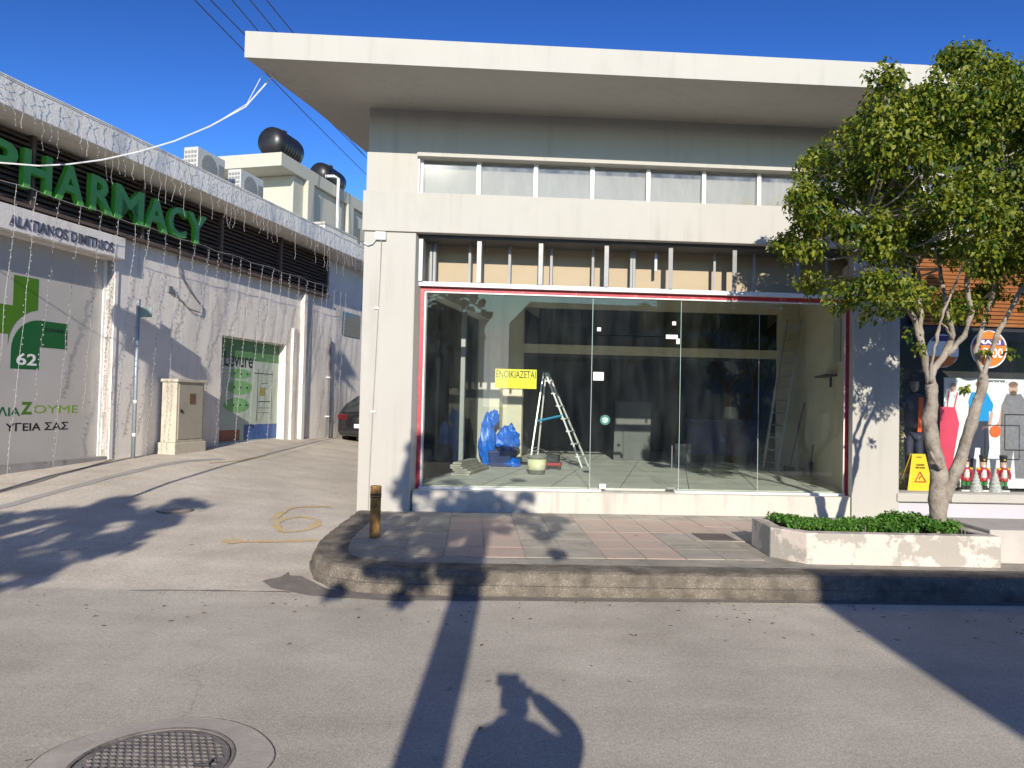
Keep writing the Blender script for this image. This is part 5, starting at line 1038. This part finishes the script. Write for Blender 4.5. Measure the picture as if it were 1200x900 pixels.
# tall unseen post and plate, added to throw a shadow on the pharmacy wall
sn = thing('added_round_sign', 'unseen tall post with a broad round plate, added to shadow the pharmacy wall', 'road sign', (-6.55, 7.2, 0))
ty = 7.2; dz = lambda y2: (y2-ty)*math.tan(R(SUN_EL))
p0 = Vector(PH(1.1, 0, 0)); sx = p0.x-(p0.y-ty)*math.tan(R(SUN_AZ)); hz0 = dz(p0.y)
MB().tube([(sx-.02, ty, gz(sx, ty)), (sx-.02, ty, 2.2+hz0)], .055, 10, raw=True).make('post', pole_m, sn)
MB().lathe((sx+.02, ty-.05, 2.68+hz0), [(.36, 0), (.36, .02)], 28, ax=(0.25, 1, .25)).make('plate', white_al, sn)
MB().box(sx-.22, sx+.05, ty-.02, ty+.02, 2.2+hz0, 2.45+hz0).make('lower_plate', white_al, sn)
sn2 = thing('added_diamond_sign', 'unseen tall post with diamond and arrow plates, added to shadow the pharmacy wall', 'road sign', (-5.2, 6.6, 0))  # out of view, added only to cast a sign-shaped shadow on the wall
p1 = Vector(PH(8.6, 0, 0)); ty = 6.6; sx = p1.x-(p1.y-ty)*math.tan(R(SUN_AZ)); hz1 = dz(p1.y)
if sx > -5.1: sx = sx
MB().tube([(sx-.05, 5.2, 0), (sx-.05, 5.2, 2.4+(p1.y-5.2)*math.tan(R(SUN_EL)))], .03, 8, raw=True).make('post', pole_m, sn2)
zz = 2.72+(p1.y-5.2)*math.tan(R(SUN_EL))
MB().prism([(sx-.25, zz), (sx, zz+.42), (sx+.22, zz+.05), (sx+.02, zz-.36)], 5.16, 5.18).make('diamond_plate', white_al, sn2)
MB().prism([(sx-.18, zz-.3), (sx+.05, zz-.25), (sx+.22, zz-.50), (sx+.0, zz-.42), (sx-.05, zz-.66), (sx-.18, zz-.5)], 5.19, 5.21).make('arrow_plate', white_al, sn2)

# ------------------------------------------------------------------ the photographer (only the shadow is in view)
pe = thing('person', 'person in a dark jacket holding a phone up to their face with both hands', 'person', (.08, -.42, 0))
o3 = Vector((.06, -.42, 0))
def pp(x, y, z): return o3+Vector((x, y, z))
cloth = mat('dark_jacket', (.03, .035, .05), .85); jeans = mat('blue_jeans', (.05, .08, .15), .9); skin = mat('skin', (.50, .32, .24), .5); hairm = mat('dark_hair', (.03, .02, .015), .6)
bd = {'pel': (pp(0, 0, 1.0), .15, .11), 'wai': (pp(0, 0, 1.16), .15, .11), 'che': (pp(0, .0, 1.38), .24, .15), 'sho': (pp(0, 0, 1.56), .16, .11), 'nec': (pp(0, .02, 1.63), .06, .06),
 'hl': (pp(-.09, 0, .96), .10, .10), 'hr': (pp(.09, 0, .96), .10, .10), 'kl': (pp(-.11, .02, .52), .065, .07), 'kr': (pp(.11, .02, .52), .065, .07), 'al': (pp(-.12, 0, .10), .045, .05), 'ar': (pp(.12, 0, .10), .045, .05),
 'sl': (pp(-.19, 0, 1.50), .11, .11), 'sr': (pp(.19, 0, 1.45), .10, .10), 'el': (pp(-.24, .10, 1.34), .075, .075), 'er': (pp(.28, .08, 1.53), .070, .070), 'wl': (pp(-.09, .25, 1.56), .042, .042), 'wr': (pp(.05, .26, 1.66), .042, .042)}
skinned('body', bd, [('pel', 'wai'), ('wai', 'che'), ('che', 'sho'), ('sho', 'nec'), ('pel', 'hl'), ('pel', 'hr'), ('hl', 'kl'), ('hr', 'kr'), ('kl', 'al'), ('kr', 'ar'), ('sho', 'sl'), ('sho', 'sr'), ('sl', 'el'), ('sr', 'er'), ('el', 'wl'), ('er', 'wr')], cloth, pe, sub=2)
hd_ = {'n': (pp(-.03, .02, 1.61), .080, .065), 'j': (pp(-.04, .045, 1.68), .074, .072), 'f': (pp(-.05, .03, 1.75), .092, .100), 't': (pp(-.05, .015, 1.81), .076, .080), 'no': (pp(-.05, .140, 1.725), .012, .012)}
skinned('head', hd_, [('n', 'j'), ('j', 'f'), ('f', 't'), ('f', 'no')], skin, pe, sub=2)
skinned('hair', {'a': (pp(-.05, -.04, 1.74), .085, .085), 'b': (pp(-.05, .0, 1.825), .090, .08)}, [('a', 'b')], hairm, pe)
for sx_ in (-1, 1): MB().lathe(pp(-.05+.035*sx_, .125, 1.755), [(.013, 0), (.009, .008)], 10, ax=(0, 1, 0)).make('eye', black_m, pe)
for sx_, wz in ((-1, 1.56), (1, 1.66)):
    wx = -.09 if sx_ < 0 else .05; bx = -.11 if sx_ < 0 else .01; wz2 = 1.59 if sx_ < 0 else 1.61
    skinned('hand', {'w': (pp(wx, .28, wz), .034, .028), 'p': (pp(bx*1.05, .345, wz2+.02), .036, .02), 'a1': (pp(bx*1.1, .37, wz2+.07), .009, .009), 'a2': (pp(bx*.75, .385, wz2+.09), .008, .008), 'b1': (pp(bx*1.0, .38, wz2+.055), .009, .009), 'b2': (pp(bx*.6, .392, wz2+.065), .008, .008), 'c1': (pp(bx*.98, .385, wz2+.03), .009, .009), 'c2': (pp(bx*.6, .395, wz2+.035), .008, .008), 'd1': (pp(bx*1.0, .38, wz2+.005), .008, .008), 'd2': (pp(bx*.65, .392, wz2+.01), .007, .007), 't1': (pp(bx*1.1, .315, wz2+.04), .011, .011), 't2': (pp(bx*.7, .325, wz2+.07), .009, .009)},
      [('w', 'p'), ('p', 'a1'), ('a1', 'a2'), ('p', 'b1'), ('b1', 'b2'), ('p', 'c1'), ('c1', 'c2'), ('p', 'd1'), ('d1', 'd2'), ('w', 't1'), ('t1', 't2')], skin, pe, sub=1)
for sx_ in (-1, 1): skinned('shoe', {'h': (pp(.12*sx_, -.04, .06), .045, .05), 'm': (pp(.125*sx_, .07, .05), .05, .04), 't': (pp(.13*sx_, .17, .04), .042, .03)}, [('h', 'm'), ('m', 't')], black_m, pe)
for sx_ in (-1, 1): skinned('trouser_leg', {'a': (pp(.09*sx_, 0, .92), .108, .108), 'b': (pp(.11*sx_, .02, .50), .078, .082), 'c': (pp(.12*sx_, 0, .12), .065, .07)}, [('a', 'b'), ('b', 'c')], jeans, pe)
fon = thing('phone', 'slim black phone held upright in both hands of the photographer', 'phone', (0, -.05, 1.62))
MB().box(-.10, .045, -.052, -.044, 1.655, 1.735).make('phone_body', black_m, fon, bevel=.004)
MB().lathe((0.0, -.044, 1.70), [(.012, 0), (.012, .003)], 16, ax=(0, 1, 0)).make('lens', winglass, fon)

# ------------------------------------------------------------------ litter on the ground
lt = MB(); rg_ = random.Random(31)
for i in range(190):
    if i < 90: x_, y_ = rg_.uniform(-4, 7), rg_.gauss(5.75, .22)
    elif i < 130: x_, y_ = rg_.uniform(-1.6, 6), rg_.gauss(6.25, .12)
    else: x_, y_ = rg_.uniform(-6, 6), rg_.uniform(2.5, 12)
    z_ = gz(x_, y_)+.006
    if y_ > 6.4 and x_ > -2.1: z_ = .226
    if y_ > 9.6 and x_ > -2.1: continue
    a = rg_.uniform(0, 6.28); L_ = rg_.uniform(.008, .026); c_x, s_x = math.cos(a)*L_, math.sin(a)*L_
    lt.add([(x_-c_x, y_-s_x, z_), (x_+s_x*.4, y_-c_x*.4, z_+.004), (x_+c_x, y_+s_x, z_+.002), (x_-s_x*.4, y_+c_x*.4, z_+.006)], [(0, 1, 2, 3)])
lt.make('fallen_leaves', mat('dry_leaves', (.12, .08, .05), .9, .5, 30), kind='stuff', atzero=True)
